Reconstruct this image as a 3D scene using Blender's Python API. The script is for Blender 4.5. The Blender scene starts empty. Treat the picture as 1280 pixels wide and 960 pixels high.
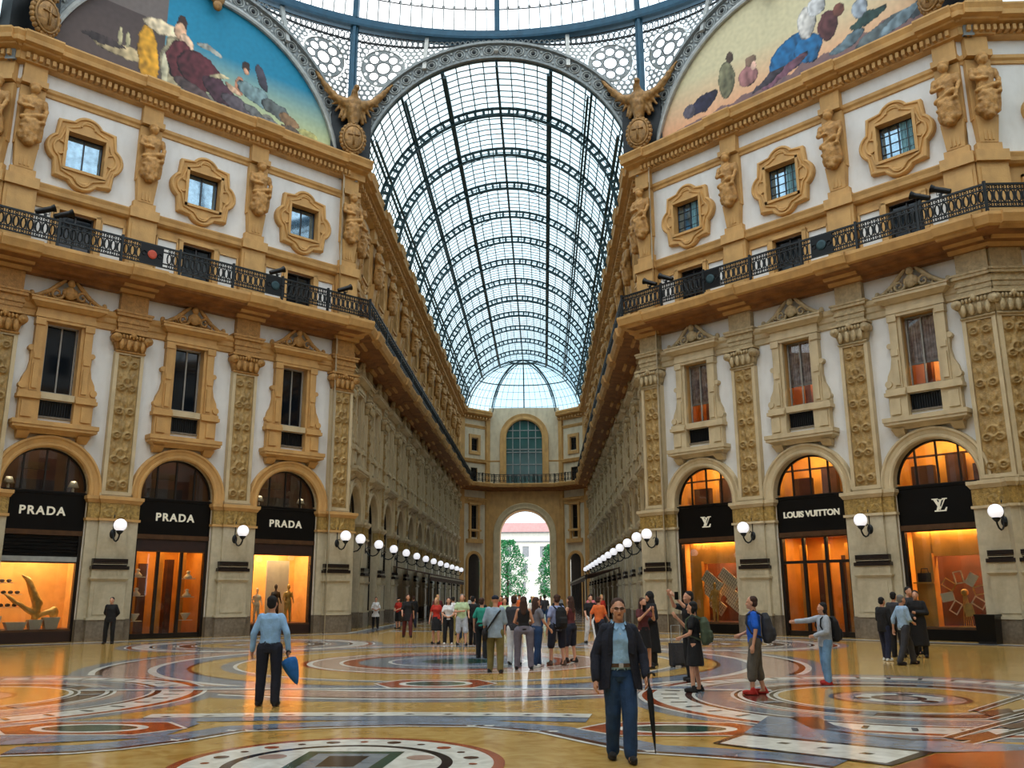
import bpy, math, random
from math import sin, cos, pi, radians, sqrt, atan2
from mathutils import Vector, Matrix, geometry, noise
random.seed(7)
SC = bpy.context.scene
COL = SC.collection
c45 = sqrt(.5)
# ---------------------------------------------------------------- survey of the place (metres)
HA, YC, BW = 7.98, 44.95, 5.46          # arm half width, arm mouth, chamfer bay
SWL = 16.72                              # length of a chamfer wall
XW, YW = HA + SWL*c45, YC - SWL*c45      # outer corner of the octagon
AB, A0, NB = 5.3, 46.95, 12              # arcade bay, first pier, number of bays
D1 = A0 + AB*NB + 1.4
D2, XF = D1 + 3.5, 4.45
OC = (0.0, 25.2)                         # centre of the octagon
CAMP = Vector((2.364, 0, 1.75)); F, PIT, YAW, ROL = 1113.4, .233, -.034, -.004
def ray(px, py):
    u, v = px-640, py-480
    ur = u*cos(-ROL)-v*sin(-ROL); vr = u*sin(-ROL)+v*cos(-ROL)
    X, Z = ur/F, -vr/F
    yy = cos(PIT)-Z*sin(PIT); zz = sin(PIT)+Z*cos(PIT)
    return Vector((X*cos(YAW)+yy*sin(YAW), -X*sin(YAW)+yy*cos(YAW), zz))
def ground(px, py, z=0.0):               # survey point of the pavement
    r = ray(px, py); t = (z-CAMP.z)/r.z
    p = CAMP+r*t
    return (p.x, p.y)
def onplane(px, py, Y):
    r = ray(px, py); p = CAMP+r*((Y-CAMP.y)/r.y)
    return (p.x, p.z)
# ---------------------------------------------------------------- materials
MATS = {}
def nodes_of(name):
    m = bpy.data.materials.new(name); m.use_nodes = True
    nt = m.node_tree; nt.nodes.clear()
    return m, nt, nt.nodes, nt.links
def srgb(r, g, b):
    f = lambda v: (v/255/12.92) if v/255 <= .04045 else ((v/255+.055)/1.055)**2.4
    return (f(r), f(g), f(b), 1)
def mat(name, col, rough=.6, metal=0, var=.18, scale=3.0, bump=0.0, bscale=30, spec=.5, col2=None, coat=0, emit=None, estr=0, dirt=0, veins=0, alpha=None):
    m, nt, N, L = nodes_of(name)
    out = N.new('ShaderNodeOutputMaterial'); b = N.new('ShaderNodeBsdfPrincipled')
    L.new(b.outputs[0], out.inputs[0])
    b.inputs['Roughness'].default_value = rough; b.inputs['Metallic'].default_value = metal
    b.inputs['Specular IOR Level'].default_value = spec; b.inputs['Coat Weight'].default_value = coat
    tc = N.new('ShaderNodeTexCoord')
    c2 = col2 or tuple([x*(1-var) for x in col[:3]]+[1])
    if var > 0 or col2:
        n = N.new('ShaderNodeTexNoise'); n.inputs['Scale'].default_value = scale; n.inputs['Detail'].default_value = 6
        if veins: n.inputs['Distortion'].default_value = veins
        L.new(tc.outputs['Object'], n.inputs['Vector'])
        r = N.new('ShaderNodeValToRGB'); r.color_ramp.elements[0].position = .35; r.color_ramp.elements[1].position = .65
        r.color_ramp.elements[0].color = c2; r.color_ramp.elements[1].color = col
        L.new(n.outputs['Fac'], r.inputs['Fac']); src = r.outputs['Color']
        if dirt:
            n2 = N.new('ShaderNodeTexNoise'); n2.inputs['Scale'].default_value = 1.3; n2.inputs['Detail'].default_value = 8
            mp = N.new('ShaderNodeMapping'); mp.inputs['Scale'].default_value = (1.6, 1.6, .6)
            L.new(tc.outputs['Object'], mp.inputs['Vector']); L.new(mp.outputs[0], n2.inputs['Vector'])
            r2 = N.new('ShaderNodeValToRGB'); r2.color_ramp.elements[0].position = .45; r2.color_ramp.elements[1].position = .75
            r2.color_ramp.elements[0].color = (1, 1, 1, 1); r2.color_ramp.elements[1].color = (1-dirt, 1-dirt*1.1, 1-dirt*1.25, 1)
            L.new(n2.outputs['Fac'], r2.inputs['Fac'])
            mx = N.new('ShaderNodeMixRGB'); mx.blend_type = 'MULTIPLY'; mx.inputs[0].default_value = 1
            L.new(src, mx.inputs[1]); L.new(r2.outputs[0], mx.inputs[2]); src = mx.outputs[0]
        L.new(src, b.inputs['Base Color'])
    else:
        b.inputs['Base Color'].default_value = col
    if bump:
        n3 = N.new('ShaderNodeTexNoise'); n3.inputs['Scale'].default_value = bscale; n3.inputs['Detail'].default_value = 4
        L.new(tc.outputs['Object'], n3.inputs['Vector'])
        bp = N.new('ShaderNodeBump'); bp.inputs['Strength'].default_value = bump; bp.inputs['Distance'].default_value = .05
        L.new(n3.outputs['Fac'], bp.inputs['Height']); L.new(bp.outputs[0], b.inputs['Normal'])
    if emit:
        b.inputs['Emission Color'].default_value = emit; b.inputs['Emission Strength'].default_value = estr
    MATS[name] = m
    return m
def glassmat(name, tint, gloss=.08, grough=.02, gcol=(1, 1, 1, 1), fres=True):
    m, nt, N, L = nodes_of(name)
    out = N.new('ShaderNodeOutputMaterial'); t = N.new('ShaderNodeBsdfTransparent'); g = N.new('ShaderNodeBsdfGlossy')
    t.inputs[0].default_value = tint; g.inputs['Roughness'].default_value = grough; g.inputs[0].default_value = gcol
    mx = N.new('ShaderNodeMixShader')
    if fres:
        f = N.new('ShaderNodeFresnel'); f.inputs[0].default_value = 1.45
        ad = N.new('ShaderNodeMath'); ad.operation = 'ADD'; ad.inputs[1].default_value = gloss
        L.new(f.outputs[0], ad.inputs[0]); L.new(ad.outputs[0], mx.inputs[0])
    else:
        mx.inputs[0].default_value = gloss
    L.new(t.outputs[0], mx.inputs[1]); L.new(g.outputs[0], mx.inputs[2]); L.new(mx.outputs[0], out.inputs[0])
    MATS[name] = m
    return m
mat('relief_gold', srgb(188, 154, 94), .55, var=.35, scale=7, bump=.5, bscale=18, dirt=.25)
mat('ochre', srgb(208, 162, 98), .65, var=.16, scale=1.4, bump=.15, bscale=14, dirt=.22)
mat('ochre_carved', srgb(198, 148, 82), .6, var=.3, scale=7, bump=.5, bscale=18, dirt=.3)
mat('cream_stone', srgb(208, 188, 150), .65, var=.14, scale=1.6, bump=.12, bscale=14, dirt=.22)
mat('cream_carved', srgb(202, 180, 138), .6, var=.3, scale=7, bump=.5, bscale=18, dirt=.3)
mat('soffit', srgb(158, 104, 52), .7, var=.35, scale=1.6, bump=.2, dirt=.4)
mat('stucco', srgb(228, 226, 222), .8, var=.05, scale=1.5, bump=.12, bscale=40, dirt=.10)
mat('stucco_arm', srgb(220, 206, 178), .8, var=.1, scale=1.5, dirt=.2)
mat('end_glass', srgb(46, 96, 90), .15, var=.4, scale=.6, spec=.4)
mat('granite', srgb(196, 184, 156), .42, var=.14, scale=5, bump=.06, bscale=60, dirt=.22)
mat('granite_base', srgb(132, 120, 104), .35, var=.35, scale=8, dirt=.3)
mat('dark_stone', srgb(34, 24, 22), .3, var=.4, scale=6)
mat('gilded', srgb(186, 152, 82), .5, metal=.15, var=.45, scale=8, bump=.8, bscale=16)
mat('bronze_gold', srgb(158, 116, 60), .45, metal=.3, var=.45, scale=5, bump=.5, bscale=14)
mat('iron_dark', srgb(30, 34, 36), .45, metal=.4, var=.2, scale=8)
mat('iron_green', srgb(38, 66, 72), .45, metal=.3, var=.2)
mat('iron_blue', srgb(36, 82, 106), .4, metal=.2, var=.25)
mat('iron_grey', srgb(168, 170, 166), .45, metal=.2, var=.25)
mat('lace_grey', srgb(140, 146, 146), .5, metal=.3, var=.3, scale=6)
mat('lace_light', srgb(176, 180, 176), .5, metal=.2, var=.3, scale=6)
mat('black_panel', srgb(10, 10, 11), .3, var=.3, scale=2, spec=.25)
mat('black_frame', srgb(22, 16, 14), .35, var=.3)
mat('bronze_frame', srgb(96, 68, 46), .35, metal=.4, var=.3)
mat('wood_grey', srgb(150, 146, 138), .5, var=.2)
mat('curtain', srgb(190, 160, 150), .85, var=.45, scale=5, col2=srgb(130, 98, 92))
mat('drape_blue', srgb(120, 168, 180), .8, var=.3, scale=7)
mat('silver_text', srgb(225, 220, 200), .35, metal=.2, var=0, emit=srgb(230, 222, 200), estr=.25)
mat('globe', (.9, .9, .95, 1), .3, var=0, emit=(.95, .95, 1, 1), estr=.9)
mat('orange_wall', srgb(242, 168, 66), .7, var=.3, scale=1.2)
mat('amber_wall', srgb(244, 180, 98), .7, var=.25, scale=1.4)
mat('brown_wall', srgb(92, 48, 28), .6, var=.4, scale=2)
mat('display_white', srgb(250, 232, 200), .6, var=.1)
mat('display_gold', srgb(240, 190, 100), .5, var=.3, scale=6)
mat('display_dark', srgb(46, 22, 16), .5, var=.4)
mat('awning', srgb(84, 58, 44), .8, var=.3, scale=3)
mat('red_emblem', srgb(190, 70, 40), .5, var=.2)
mat('cream_line', srgb(196, 186, 164), .6, var=.3)
# pavement marbles, all polished
for nm, cc, c2, sc in (('m_yellow', (206, 168, 98), (180, 136, 66), 2.2), ('m_white', (244, 240, 228), (214, 208, 196), 3), ('m_grey', (142, 148, 154), (108, 116, 126), 2),
                   ('m_bluegrey', (140, 150, 166), (108, 120, 136), 2), ('m_red', (176, 84, 46), (146, 62, 34), 2.5), ('m_brown', (92, 58, 48), (66, 38, 34), 3),
                   ('m_black', (34, 32, 38), (20, 18, 24), 4), ('m_green', (50, 92, 76), (24, 48, 42), 3), ('m_pink', (196, 164, 148), (170, 136, 120), 2)):
    mat(nm, srgb(*cc), .13, var=.2, scale=sc, col2=srgb(*c2), veins=1.5, spec=.42)
    bs = MATS[nm].node_tree
    n = bs.nodes.new('ShaderNodeTexNoise'); n.inputs['Scale'].default_value = 1.1; n.inputs['Detail'].default_value = 3
    bp = bs.nodes.new('ShaderNodeBump'); bp.inputs['Strength'].default_value = .10; bp.inputs['Distance'].default_value = .03
    tc = bs.nodes.new('ShaderNodeTexCoord'); bs.links.new(tc.outputs['Object'], n.inputs['Vector'])
    bs.links.new(n.outputs['Fac'], bp.inputs['Height']); bs.links.new(bp.outputs[0], bs.nodes['Principled BSDF'].inputs['Normal'])
glassmat('roof_glass', (.62, .71, .72, 1), .03, .1, fres=False)
glassmat('dome_glass', (.97, .99, 1, 1), .02, .05, fres=False)
glassmat('shop_glass', (.93, .95, .95, 1), .0, .01)
glassmat('far_glass', (.25, .5, .45, 1), .25, .05)
mat('window_glass', srgb(14, 20, 26), .05, var=0, spec=.35)
mat('window_sky_glass', srgb(150, 178, 196), .05, metal=.85, var=.3, scale=3)
mat('rear_window', srgb(30, 30, 34), .3, var=.2)
mat('room_dark', srgb(40, 32, 28), .8, var=.3)
mat('skin', srgb(206, 150, 120), .5, var=.12, scale=12)
mat('skin_tan', srgb(150, 100, 74), .5, var=.12, scale=12)
def cloth(name, r, g, b, rough=.85, var=.25, scale=9):
    if name not in MATS: mat(name, srgb(r, g, b), rough, var=var, scale=scale, bump=.25, bscale=25)
    return name
# ---------------------------------------------------------------- mesh helpers
class MB:
    def __init__(s, m='ochre'):
        s.v = []; s.f = []; s.mi = []; s.ms = [m]; s.cur = 0; s.sm = []; s.smooth = False
    def m(s, name):
        if name not in s.ms: s.ms.append(name)
        s.cur = s.ms.index(name); return s
    def add(s, vs, fs, M=None):
        o = len(s.v)
        if M is not None: vs = [M @ Vector(p) for p in vs]
        s.v += [tuple(p) for p in vs]
        for f in fs:
            s.f.append([i+o for i in f]); s.mi.append(s.cur); s.sm.append(s.smooth)
        return s
    def box(s, x0, x1, y0, y1, z0, z1, M=None):
        v = [(x0, y0, z0), (x1, y0, z0), (x1, y1, z0), (x0, y1, z0), (x0, y0, z1), (x1, y0, z1), (x1, y1, z1), (x0, y1, z1)]
        return s.add(v, [(0, 3, 2, 1), (4, 5, 6, 7), (0, 1, 5, 4), (1, 2, 6, 5), (2, 3, 7, 6), (3, 0, 4, 7)], M)
    def frus(s, x0, x1, y0, y1, z0, z1, dx, dy, M=None):      # box whose top grows by dx, dy (front and sides)
        v = [(x0, y0, z0), (x1, y0, z0), (x1, y1, z0), (x0, y1, z0), (x0-dx, y0-dy, z1), (x1+dx, y0-dy, z1), (x1+dx, y1, z1), (x0-dx, y1, z1)]
        return s.add(v, [(0, 3, 2, 1), (4, 5, 6, 7), (0, 1, 5, 4), (1, 2, 6, 5), (2, 3, 7, 6), (3, 0, 4, 7)], M)
    def bar(s, p, q, w, h=None, M=None):                       # rectangular bar between points
        p, q = Vector(p), Vector(q); d = (q-p)
        if d.length < 1e-6: return s
        d.normalize(); h = h or w
        up = Vector((0, 0, 1)) if abs(d.z) < .95 else Vector((0, 1, 0))
        a = d.cross(up).normalized()*w/2; b = a.cross(d).normalized()*h/2
        v = [p-a-b, p+a-b, p+a+b, p-a+b, q-a-b, q+a-b, q+a+b, q-a+b]
        return s.add(v, [(0, 3, 2, 1), (4, 5, 6, 7), (0, 1, 5, 4), (1, 2, 6, 5), (2, 3, 7, 6), (3, 0, 4, 7)], M)
    def tube(s, pts, r, n=8, M=None, closed=False):
        pts = [Vector(p) for p in pts]; k = len(pts)
        rs = r if isinstance(r, (list, tuple)) else [r]*k
        vs = []; prev = None
        for i, p in enumerate(pts):
            if closed: t = pts[(i+1) % k]-pts[i-1]
            else: t = pts[min(i+1, k-1)]-pts[max(i-1, 0)]
            t.normalize()
            if prev is None: prev = Vector((0, 0, 1)) if abs(t.z) < .9 else Vector((1, 0, 0))
            a = (prev-t*prev.dot(t)).normalized(); b = t.cross(a); prev = a
            for j in range(n):
                an = 2*pi*j/n; vs.append(p+(a*cos(an)+b*sin(an))*rs[i])
        fs = []
        for i in range(k if closed else k-1):
            i2 = (i+1) % k
            for j in range(n):
                fs.append((i*n+j, i*n+(j+1) % n, i2*n+(j+1) % n, i2*n+j))
        if not closed:
            fs.append(tuple(reversed(range(n)))); fs.append(tuple(range((k-1)*n, k*n)))
        return s.add(vs, fs, M)
    def lathe(s, prof, n=16, M=None):                          # profile [(r,z)]
        vs = []; fs = []
        for r, z in prof:
            for j in range(n): vs.append((r*cos(2*pi*j/n), r*sin(2*pi*j/n), z))
        for i in range(len(prof)-1):
            for j in range(n): fs.append((i*n+j, i*n+(j+1) % n, (i+1)*n+(j+1) % n, (i+1)*n+j))
        fs.append(tuple(reversed(range(n)))); fs.append(tuple(range((len(prof)-1)*n, len(prof)*n)))
        return s.add(vs, fs, M)
    def sph(s, c, r, n=12, k=8, M=None):
        rx, ry, rz = r if isinstance(r, (tuple, list)) else (r, r, r)
        vs = []; fs = []
        for i in range(k+1):
            t = -pi/2+pi*i/k
            rr = max(cos(t), .02)
            for j in range(n): vs.append((c[0]+rx*rr*cos(2*pi*j/n), c[1]+ry*rr*sin(2*pi*j/n), c[2]+rz*sin(t)))
        for i in range(k):
            for j in range(n): fs.append((i*n+j, i*n+(j+1) % n, (i+1)*n+(j+1) % n, (i+1)*n+j))
        fs.append(tuple(reversed(range(n)))); fs.append(tuple(range(k*n, (k+1)*n)))
        return s.add(vs, fs, M)
    def prism(s, pts, y0, y1, M=None):                          # polygon in X,Z extruded along Y
        n = len(pts)
        vs = [(p[0], y0, p[1]) for p in pts]+[(p[0], y1, p[1]) for p in pts]
        fs = [(i, (i+1) % n, n+(i+1) % n, n+i) for i in range(n)]
        tr = geometry.tessellate_polygon([[Vector((p[0], p[1], 0)) for p in pts]])
        fs += [tuple(t) for t in tr]+[tuple(n+i for i in reversed(t)) for t in tr]
        return s.add(vs, fs, M)
    def holed(s, outer, holes, y, M=None, depth=None, revm=None):   # wall face at y with holes and reveals
        loops = [[Vector((p[0], p[1], 0)) for p in l] for l in [outer]+holes]
        tr = geometry.tessellate_polygon(loops)
        vs = [(p.x, y, p.y) for l in loops for p in l]
        s.add(vs, [tuple(t) for t in tr], M)
        if depth:
            k = s.cur
            if revm: s.m(revm)
            for h in holes:
                n = len(h)
                s.add([(p[0], y, p[1]) for p in h]+[(p[0], y+depth, p[1]) for p in h], [(i, (i+1) % n, n+(i+1) % n, n+i) for i in range(n)], M)
            s.cur = k
        return s
    def sweep2(s, rings, closed=False):                         # list of equal-length point rings
        n = len(rings[0]); vs = [p for r in rings for p in r]; fs = []
        for i in range(len(rings)-(0 if closed else 1)):
            i2 = (i+1) % len(rings)
            for j in range(n-1): fs.append((i*n+j, i*n+j+1, i2*n+j+1, i2*n+j))
        return s.add(vs, fs)
    def mesh(s, name='m'):
        me = bpy.data.meshes.new(name)
        me.from_pydata(s.v, [], s.f)
        for m in s.ms: me.materials.append(MATS[m])
        me.polygons.foreach_set('material_index', s.mi)
        me.polygons.foreach_set('use_smooth', s.sm)
        me.update()
        return me
    def build(s, name, parent=None, M=None):
        return link(name, s.mesh(name), parent, M)
def link(name, data, parent=None, M=None):
    o = bpy.data.objects.new(name, data); COL.objects.link(o)
    if parent: o.parent = parent
    if M is not None: o.matrix_basis = M
    return o
def tag(o, label, cat, group=None, kind=None):
    o['label'] = label; o['category'] = cat
    if group: o['group'] = group
    if kind: o['kind'] = kind
    return o
def empty(name, M=None):
    o = link(name, None, None, M); o.empty_display_size = .2
    return o
def arc(cx, cz, r, a0, a1, n):
    return [(cx+r*cos(a0+(a1-a0)*i/n), cz+r*sin(a0+(a1-a0)*i/n)) for i in range(n+1)]
def clone(o, M=None, parent=None):
    c = o.copy(); COL.objects.link(c)
    if parent: c.parent = parent
    if M is not None: c.matrix_basis = M
    for ch in o.children: clone(ch, None, c)
    return c
def Mch(side, u, out=0, z=0):           # frame on a chamfer wall: x to the right, y into the wall
    n = (-side*c45, -c45)
    return Matrix.Translation((side*(HA+u*c45)+n[0]*out, YC-u*c45+n[1]*out, z)) @ Matrix.Rotation(-side*pi/4, 4, 'Z')
def Marm(side, Y, out=0, z=0):
    return Matrix.Translation((side*(HA-out), Y, z)) @ Matrix.Rotation(-side*pi/2, 4, 'Z')
def Mfr(x, Y, z=0, rot=0): return Matrix.Translation((x, Y, z)) @ Matrix.Rotation(rot, 4, 'Z')
ORD = ['first', 'second', 'third', 'fourth', 'fifth', 'sixth', 'seventh', 'eighth', 'ninth', 'tenth', 'eleventh', 'twelfth', 'thirteenth']
SD = {-1: 'left', 1: 'right'}
# ---------------------------------------------------------------- union of soft shapes -> one continuous surface
TS = bpy.data.scenes.new('workbench')
def tdg():
    with bpy.context.temp_override(scene=TS, view_layer=TS.view_layers[0]):
        d = bpy.context.evaluated_depsgraph_get(); d.update(); return d
def blob_shape(mb, items):
    for it in items:
        k = it[0]
        if k == 'cap':
            _, p, q, r1, r2 = it; p, q = Vector(p), Vector(q)
            d = q-p; L = d.length
            if L < 1e-4: mb.sph(p, r1, 10, 8); continue
            d.normalize(); pts = []; rs = []
            for i in range(5): a = pi/2*(1-i/4); pts.append(p-d*r1*sin(a)); rs.append(max(r1*cos(a), .12*r1))
            pts += [p.lerp(q, .33), p.lerp(q, .66)]; rs += [r1*.67+r2*.33, r1*.34+r2*.66]
            for i in range(5): a = pi/2*i/4; pts.append(q+d*r2*sin(a)); rs.append(max(r2*cos(a), .12*r2))
            mb.tube(pts, rs, 12)
        elif k == 'ell':
            M = it[3] if len(it) > 3 else None
            c, r = it[1], it[2]
            if M is not None: mb.sph((0, 0, 0), r, 14, 10, Matrix.Translation(c) @ M)
            else: mb.sph(c, r, 14, 10)
        elif k == 'loft':                                    # [(z, cx, cy, rx, ry)]
            n = 18; vs = []; fs = []; R = it[1]
            for z, cx, cy, rx, ry in R:
                for j in range(n): a = 2*pi*j/n; vs.append((cx+rx*cos(a), cy+ry*sin(a), z))
            for i in range(len(R)-1):
                for j in range(n): fs.append((i*n+j, i*n+(j+1) % n, (i+1)*n+(j+1) % n, (i+1)*n+j))
            fs.append(tuple(reversed(range(n)))); fs.append(tuple(range((len(R)-1)*n, len(R)*n)))
            mb.add(vs, fs)
def blob(items, voxel, mname, smooth=3, noise_amp=0, ns=3.0, fn=None):
    mb = MB(mname); blob_shape(mb, items)
    me = mb.mesh('blob'); o = bpy.data.objects.new('tmp', me); TS.collection.objects.link(o)
    md = o.modifiers.new('r', 'REMESH'); md.mode = 'VOXEL'; md.voxel_size = voxel; md.use_smooth_shade = True
    if smooth:
        sm = o.modifiers.new('s', 'SMOOTH'); sm.iterations = smooth; sm.factor = .5
    dg = tdg()
    res = bpy.data.meshes.new_from_object(o.evaluated_get(dg), depsgraph=dg)
    bpy.data.objects.remove(o); bpy.data.meshes.remove(me)
    if not res.materials: res.materials.append(MATS[mname])
    if noise_amp:
        nn = [v.normal.copy() for v in res.vertices]
        cc = [v.co+n*noise_amp*noise.noise(v.co*ns) for v, n in zip(res.vertices, nn)]
        res.vertices.foreach_set('co', [c for p in cc for c in p])
    if fn:
        for v in res.vertices: v.co = fn(v.co)
    res.polygons.foreach_set('use_smooth', [True]*len(res.polygons)); res.update()
    return res
# ---------------------------------------------------------------- walls
def arch_pts(r=1.65, zs=5.88, st=.2, n=20):
    return [(r, 0)]+arc(0, zs+st, r, 0, pi, n)+[(-r, 0)]
def bay_wall(mb, M, w, stucco='stucco', shop=True):
    h = w/2
    ap = arch_pts()
    outer = [(-h, 0)]+list(reversed(ap))+[(h, 0), (h, 15.0), (-h, 15.0)]
    mb.m(stucco)
    rect = lambda x, a, b: [(-x, a), (x, a), (x, b), (-x, b)]
    mb.holed(outer, [rect(.67, 9.97, 12.95), rect(.67, 8.92, 9.66)], .3, M, .35, 'ochre')
    n = len(ap); mb.m('cream_stone')
    mb.add([(p[0], .3, p[1]) for p in ap]+[(p[0], .62, p[1]) for p in ap], [(i, i+1, n+i+1, n+i) for i in range(n-1)], M)
    mb.m('ochre').holed([(-h, 15), (h, 15), (h, 18.9), (-h, 18.9)], [rect(.74, 15.7, 18.0)], .3, M, .4)
    mb.m(stucco).holed([(-h, 18.9), (h, 18.9), (h, 24.4), (-h, 24.4)], [rect(.79, 19.97, 21.65)], .3, M, .35, 'ochre')
    for s in (-1, 1):                                          # white attic panels with ochre frame
        x0, x1 = sorted((s*.98, s*2.02)); mb.m(stucco).box(x0+.06, x1-.06, .24, .32, 16.0, 17.9, M)
        mb.m('ochre')
        for a, b, c, d in ((x0, x0+.08, 15.9, 18.02), (x1-.08, x1, 15.9, 18.02), (x0, x1, 17.9, 18.02)): mb.box(a, b, .16, .3, c, d, M)
    for s in (-1, 1): mb.box(s*.86-.1, s*.86+.1, .12, .3, 15.7, 18.1, M)
    mb.box(-.96, .96, .12, .3, 18.0, 18.16, M)
def plain_wall(mb, M, x0, x1, stucco='stucco'):
    for a, b, m in ((0, 5.9, 'granite'), (5.9, 15, stucco), (15, 18.9, 'ochre'), (18.9, 24.4, stucco)):
        mb.m(m).add([(x0, .3, a), (x1, .3, a), (x1, .3, b), (x0, .3, b)], [(0, 1, 2, 3)], M)
BAYS = []                                                     # (matrix, kind, side, index)
for side in (-1, 1):
    mb = MB('stucco')
    for k in range(3):
        M = Mch(side, BW*(k+.5)); bay_wall(mb, M, BW); BAYS.append((M, 'chamfer', side, k))
    plain_wall(mb, Mch(side, 16.5), -.12, .1)
    o = mb.build('wall_'+SD[side]+'_chamfer')
    tag(o, 'white stucco three-bay octagon wall with shop arches on the %s of the hall' % SD[side], 'wall', kind='structure')
    mb = MB('stucco_arm')
    for k in range(NB):
        M = Marm(side, A0+AB*(k+.5)); bay_wall(mb, M, AB, 'stucco_arm'); BAYS.append((M, 'arm', side, k))
    plain_wall(mb, Marm(side, YC+.6), -1.3, 1.4, 'stucco_arm'); plain_wall(mb, Marm(side, D1-.9), -.6, .9, 'stucco_arm')
    o = mb.build('wall_'+SD[side]+'_arcade')
    tag(o, 'long receding arcade wall on the %s side of the glass-roofed gallery' % SD[side], 'wall', kind='structure')
    mb = MB('stucco')
    M = Mfr(side*(XW+1.1+BW/2), YW); bay_wall(mb, M, BW); BAYS.append((M, 'wing', side, 0))
    plain_wall(mb, Mfr(side*(XW+.55), YW), -.6, .56); plain_wall(mb, Mfr(side*(XW+1.1+BW+1.5), YW), -1.5, 1.5)
    o = mb.build('wall_'+SD[side]+'_wing')
    tag(o, 'front-facing wall of the side gallery at the %s edge of view' % SD[side], 'wall', kind='structure')
# end wall
mb = MB('stucco_arm')
ap = [(3.2, 0)]+arc(0, 9.3, 3.2, 0, pi, 28)+[(-3.2, 0)]
M = Mfr(0, D2-.3)
uw = [(-2.35, 15.9)]+list(reversed(arc(0, 21.9, 2.35, 0, pi, 24)))+[(2.35, 15.9)]
mb.m('ochre').holed([(-XF-.2, 0)]+list(reversed(ap))+[(XF+.2, 0), (XF+.2, 15.3), (-XF-.2, 15.3)], [], .3, M)
mb.m('stucco_arm').holed([(-XF-.2, 15.3), (XF+.2, 15.3), (XF+.2, 25.9), (-XF-.2, 25.9)], [uw], .3, M, .5, 'ochre')
n = len(ap); mb.m('ochre').add([(p[0], .3, p[1]) for p in ap]+[(p[0], 3.3, p[1]) for p in ap], [(i, i+1, n+i+1, n+i) for i in range(n-1)], M)
mb.m('cream_stone').sweep2([[M @ Vector((x*r/3.2, y, 9.3+(z-9.3)*r/3.2 if z > 9.3 else z)) for r, y in ((3.2, .1), (3.35, .0), (3.6, .02), (3.95, -.08), (4.05, .05), (4.05, .3))] for x, z in ap])
mb.m('ochre').sweep2([[M @ Vector((x*r/2.35, y, 21.9+(z-21.9)*r/2.35 if z > 21.8 else z)) for r, y in ((2.35, .1), (2.5, .0), (2.8, .02), (3.15, -.06), (3.2, .3))] for x, z in uw])
for s in (-1, 1):                                              # diagonal facets with a slim bay each
    Md = Matrix.Translation((s*(HA+XF)/2, (D1+D2)/2, 0)) @ Matrix.Rotation(-s*pi/4, 4, 'Z')
    h = 2.5; a2 = [(.95, 0)]+arc(0, 5.9, .95, 0, pi, 14)+[(-.95, 0)]
    rect = lambda x, a, b: [(-x, a), (x, a), (x, b), (-x, b)]
    mb.m('stucco_arm').holed([(-h, 0)]+list(reversed(a2))+[(h, 0), (h, 25.2), (-h, 25.2)], [rect(.5, 9.97, 12.95), rect(.45, 8.92, 9.66), rect(.55, 15.7, 17.8), rect(.55, 20, 21.6)], .3, Md, .3, 'ochre')
    mb.m('room_dark').box(-1.2, 1.2, .62, .7, 0, 22, Md)
    mb.m('ochre').sweep2([[Md @ Vector((x*r/.95, y, 5.9+(z-5.9)*r/.95 if z > 5.9 else z)) for r, y in ((.95, .2), (1.0, .12), (1.3, .1), (1.35, .3))] for x, z in a2])
    for zz, zt, wv in ((8.2, 8.7, 1.3), (9.66, 9.9, 1.0), (13.0, 13.25, 1.0), (13.6, 13.85, 1.25)): mb.box(-wv, wv, -.05, .3, zz, zt, Md)
    for x in (-.72, .72): mb.box(x-.16, x+.16, .1, .3, 8.7, 13.0, Md)
    for x in (-2.2, 2.2): mb.box(x-.35, x+.35, .0, .3, 0, 24.3, Md)
    mb.box(-.95, .95, .15, .3, 19.5, 19.9, Md); mb.box(-.95, .95, .15, .3, 21.7, 22.1, Md)
    for x in (-.75, .75): mb.box(x-.18, x+.18, .15, .3, 19.9, 21.7, Md)
o = mb.build('wall_end'); tag(o, 'far end wall of the gallery with a tall open arch below a big arched window', 'wall', kind='structure')
# ---------------------------------------------------------------- trim swept along the walls
PATH = [(-30, YW), (-XW, YW), (-HA, YC), (-HA, D1), (-XF, D2), (XF, D2), (HA, D1), (HA, YC), (XW, YW), (30, YW)]
def off(i, d):                                                # mitred offset towards the open hall
    p = Vector(PATH[i])
    def nrm(a, b):
        t = (Vector(b)-Vector(a)).normalized(); return Vector((t.y, -t.x))
    ns = []
    if i > 0: ns.append(nrm(PATH[i-1], PATH[i]))
    if i < len(PATH)-1: ns.append(nrm(PATH[i], PATH[i+1]))
    if len(ns) == 1: return p+ns[0]*d
    m = (ns[0]+ns[1]).normalized(); return p+m*(d/m.dot(ns[0]))
def seg_sweep(mb, i, prof):
    mb.sweep2([[(*off(i, d), z) for d, z in prof], [(*off(i+1, d), z) for d, z in prof]])
P_TOP = [(-.3, 24.1), (.06, 24.12), (.06, 24.46), (.12, 24.5), (.46, 24.55), (.5, 24.62), (.78, 24.64), (.83, 24.82), (.76, 24.86), (.88, 25.05), (.88, 25.12), (.45, 25.2), (.4, 25.38), (-.4, 25.4)]
P_BAL = [(-.3, 14.85), (.06, 14.85), (.12, 15.0), (.5, 15.02), (.55, 15.12), (1.15, 15.16), (1.2, 15.26), (1.38, 15.3), (1.44, 15.46), (1.5, 15.6), (1.5, 15.72), (1.42, 15.76), (-.3, 15.76)]
P_ATT = [(-.3, 18.42), (-.12, 18.45), (-.02, 18.55), (0, 18.7), (.06, 18.85), (.06, 18.9), (-.3, 18.95)]
P_MLD = [(-.3, 22.98), (-.22, 23.0), (-.2, 23.12), (-.12, 23.2), (-.1, 23.34), (-.16, 23.38), (-.3, 23.4)]
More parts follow.
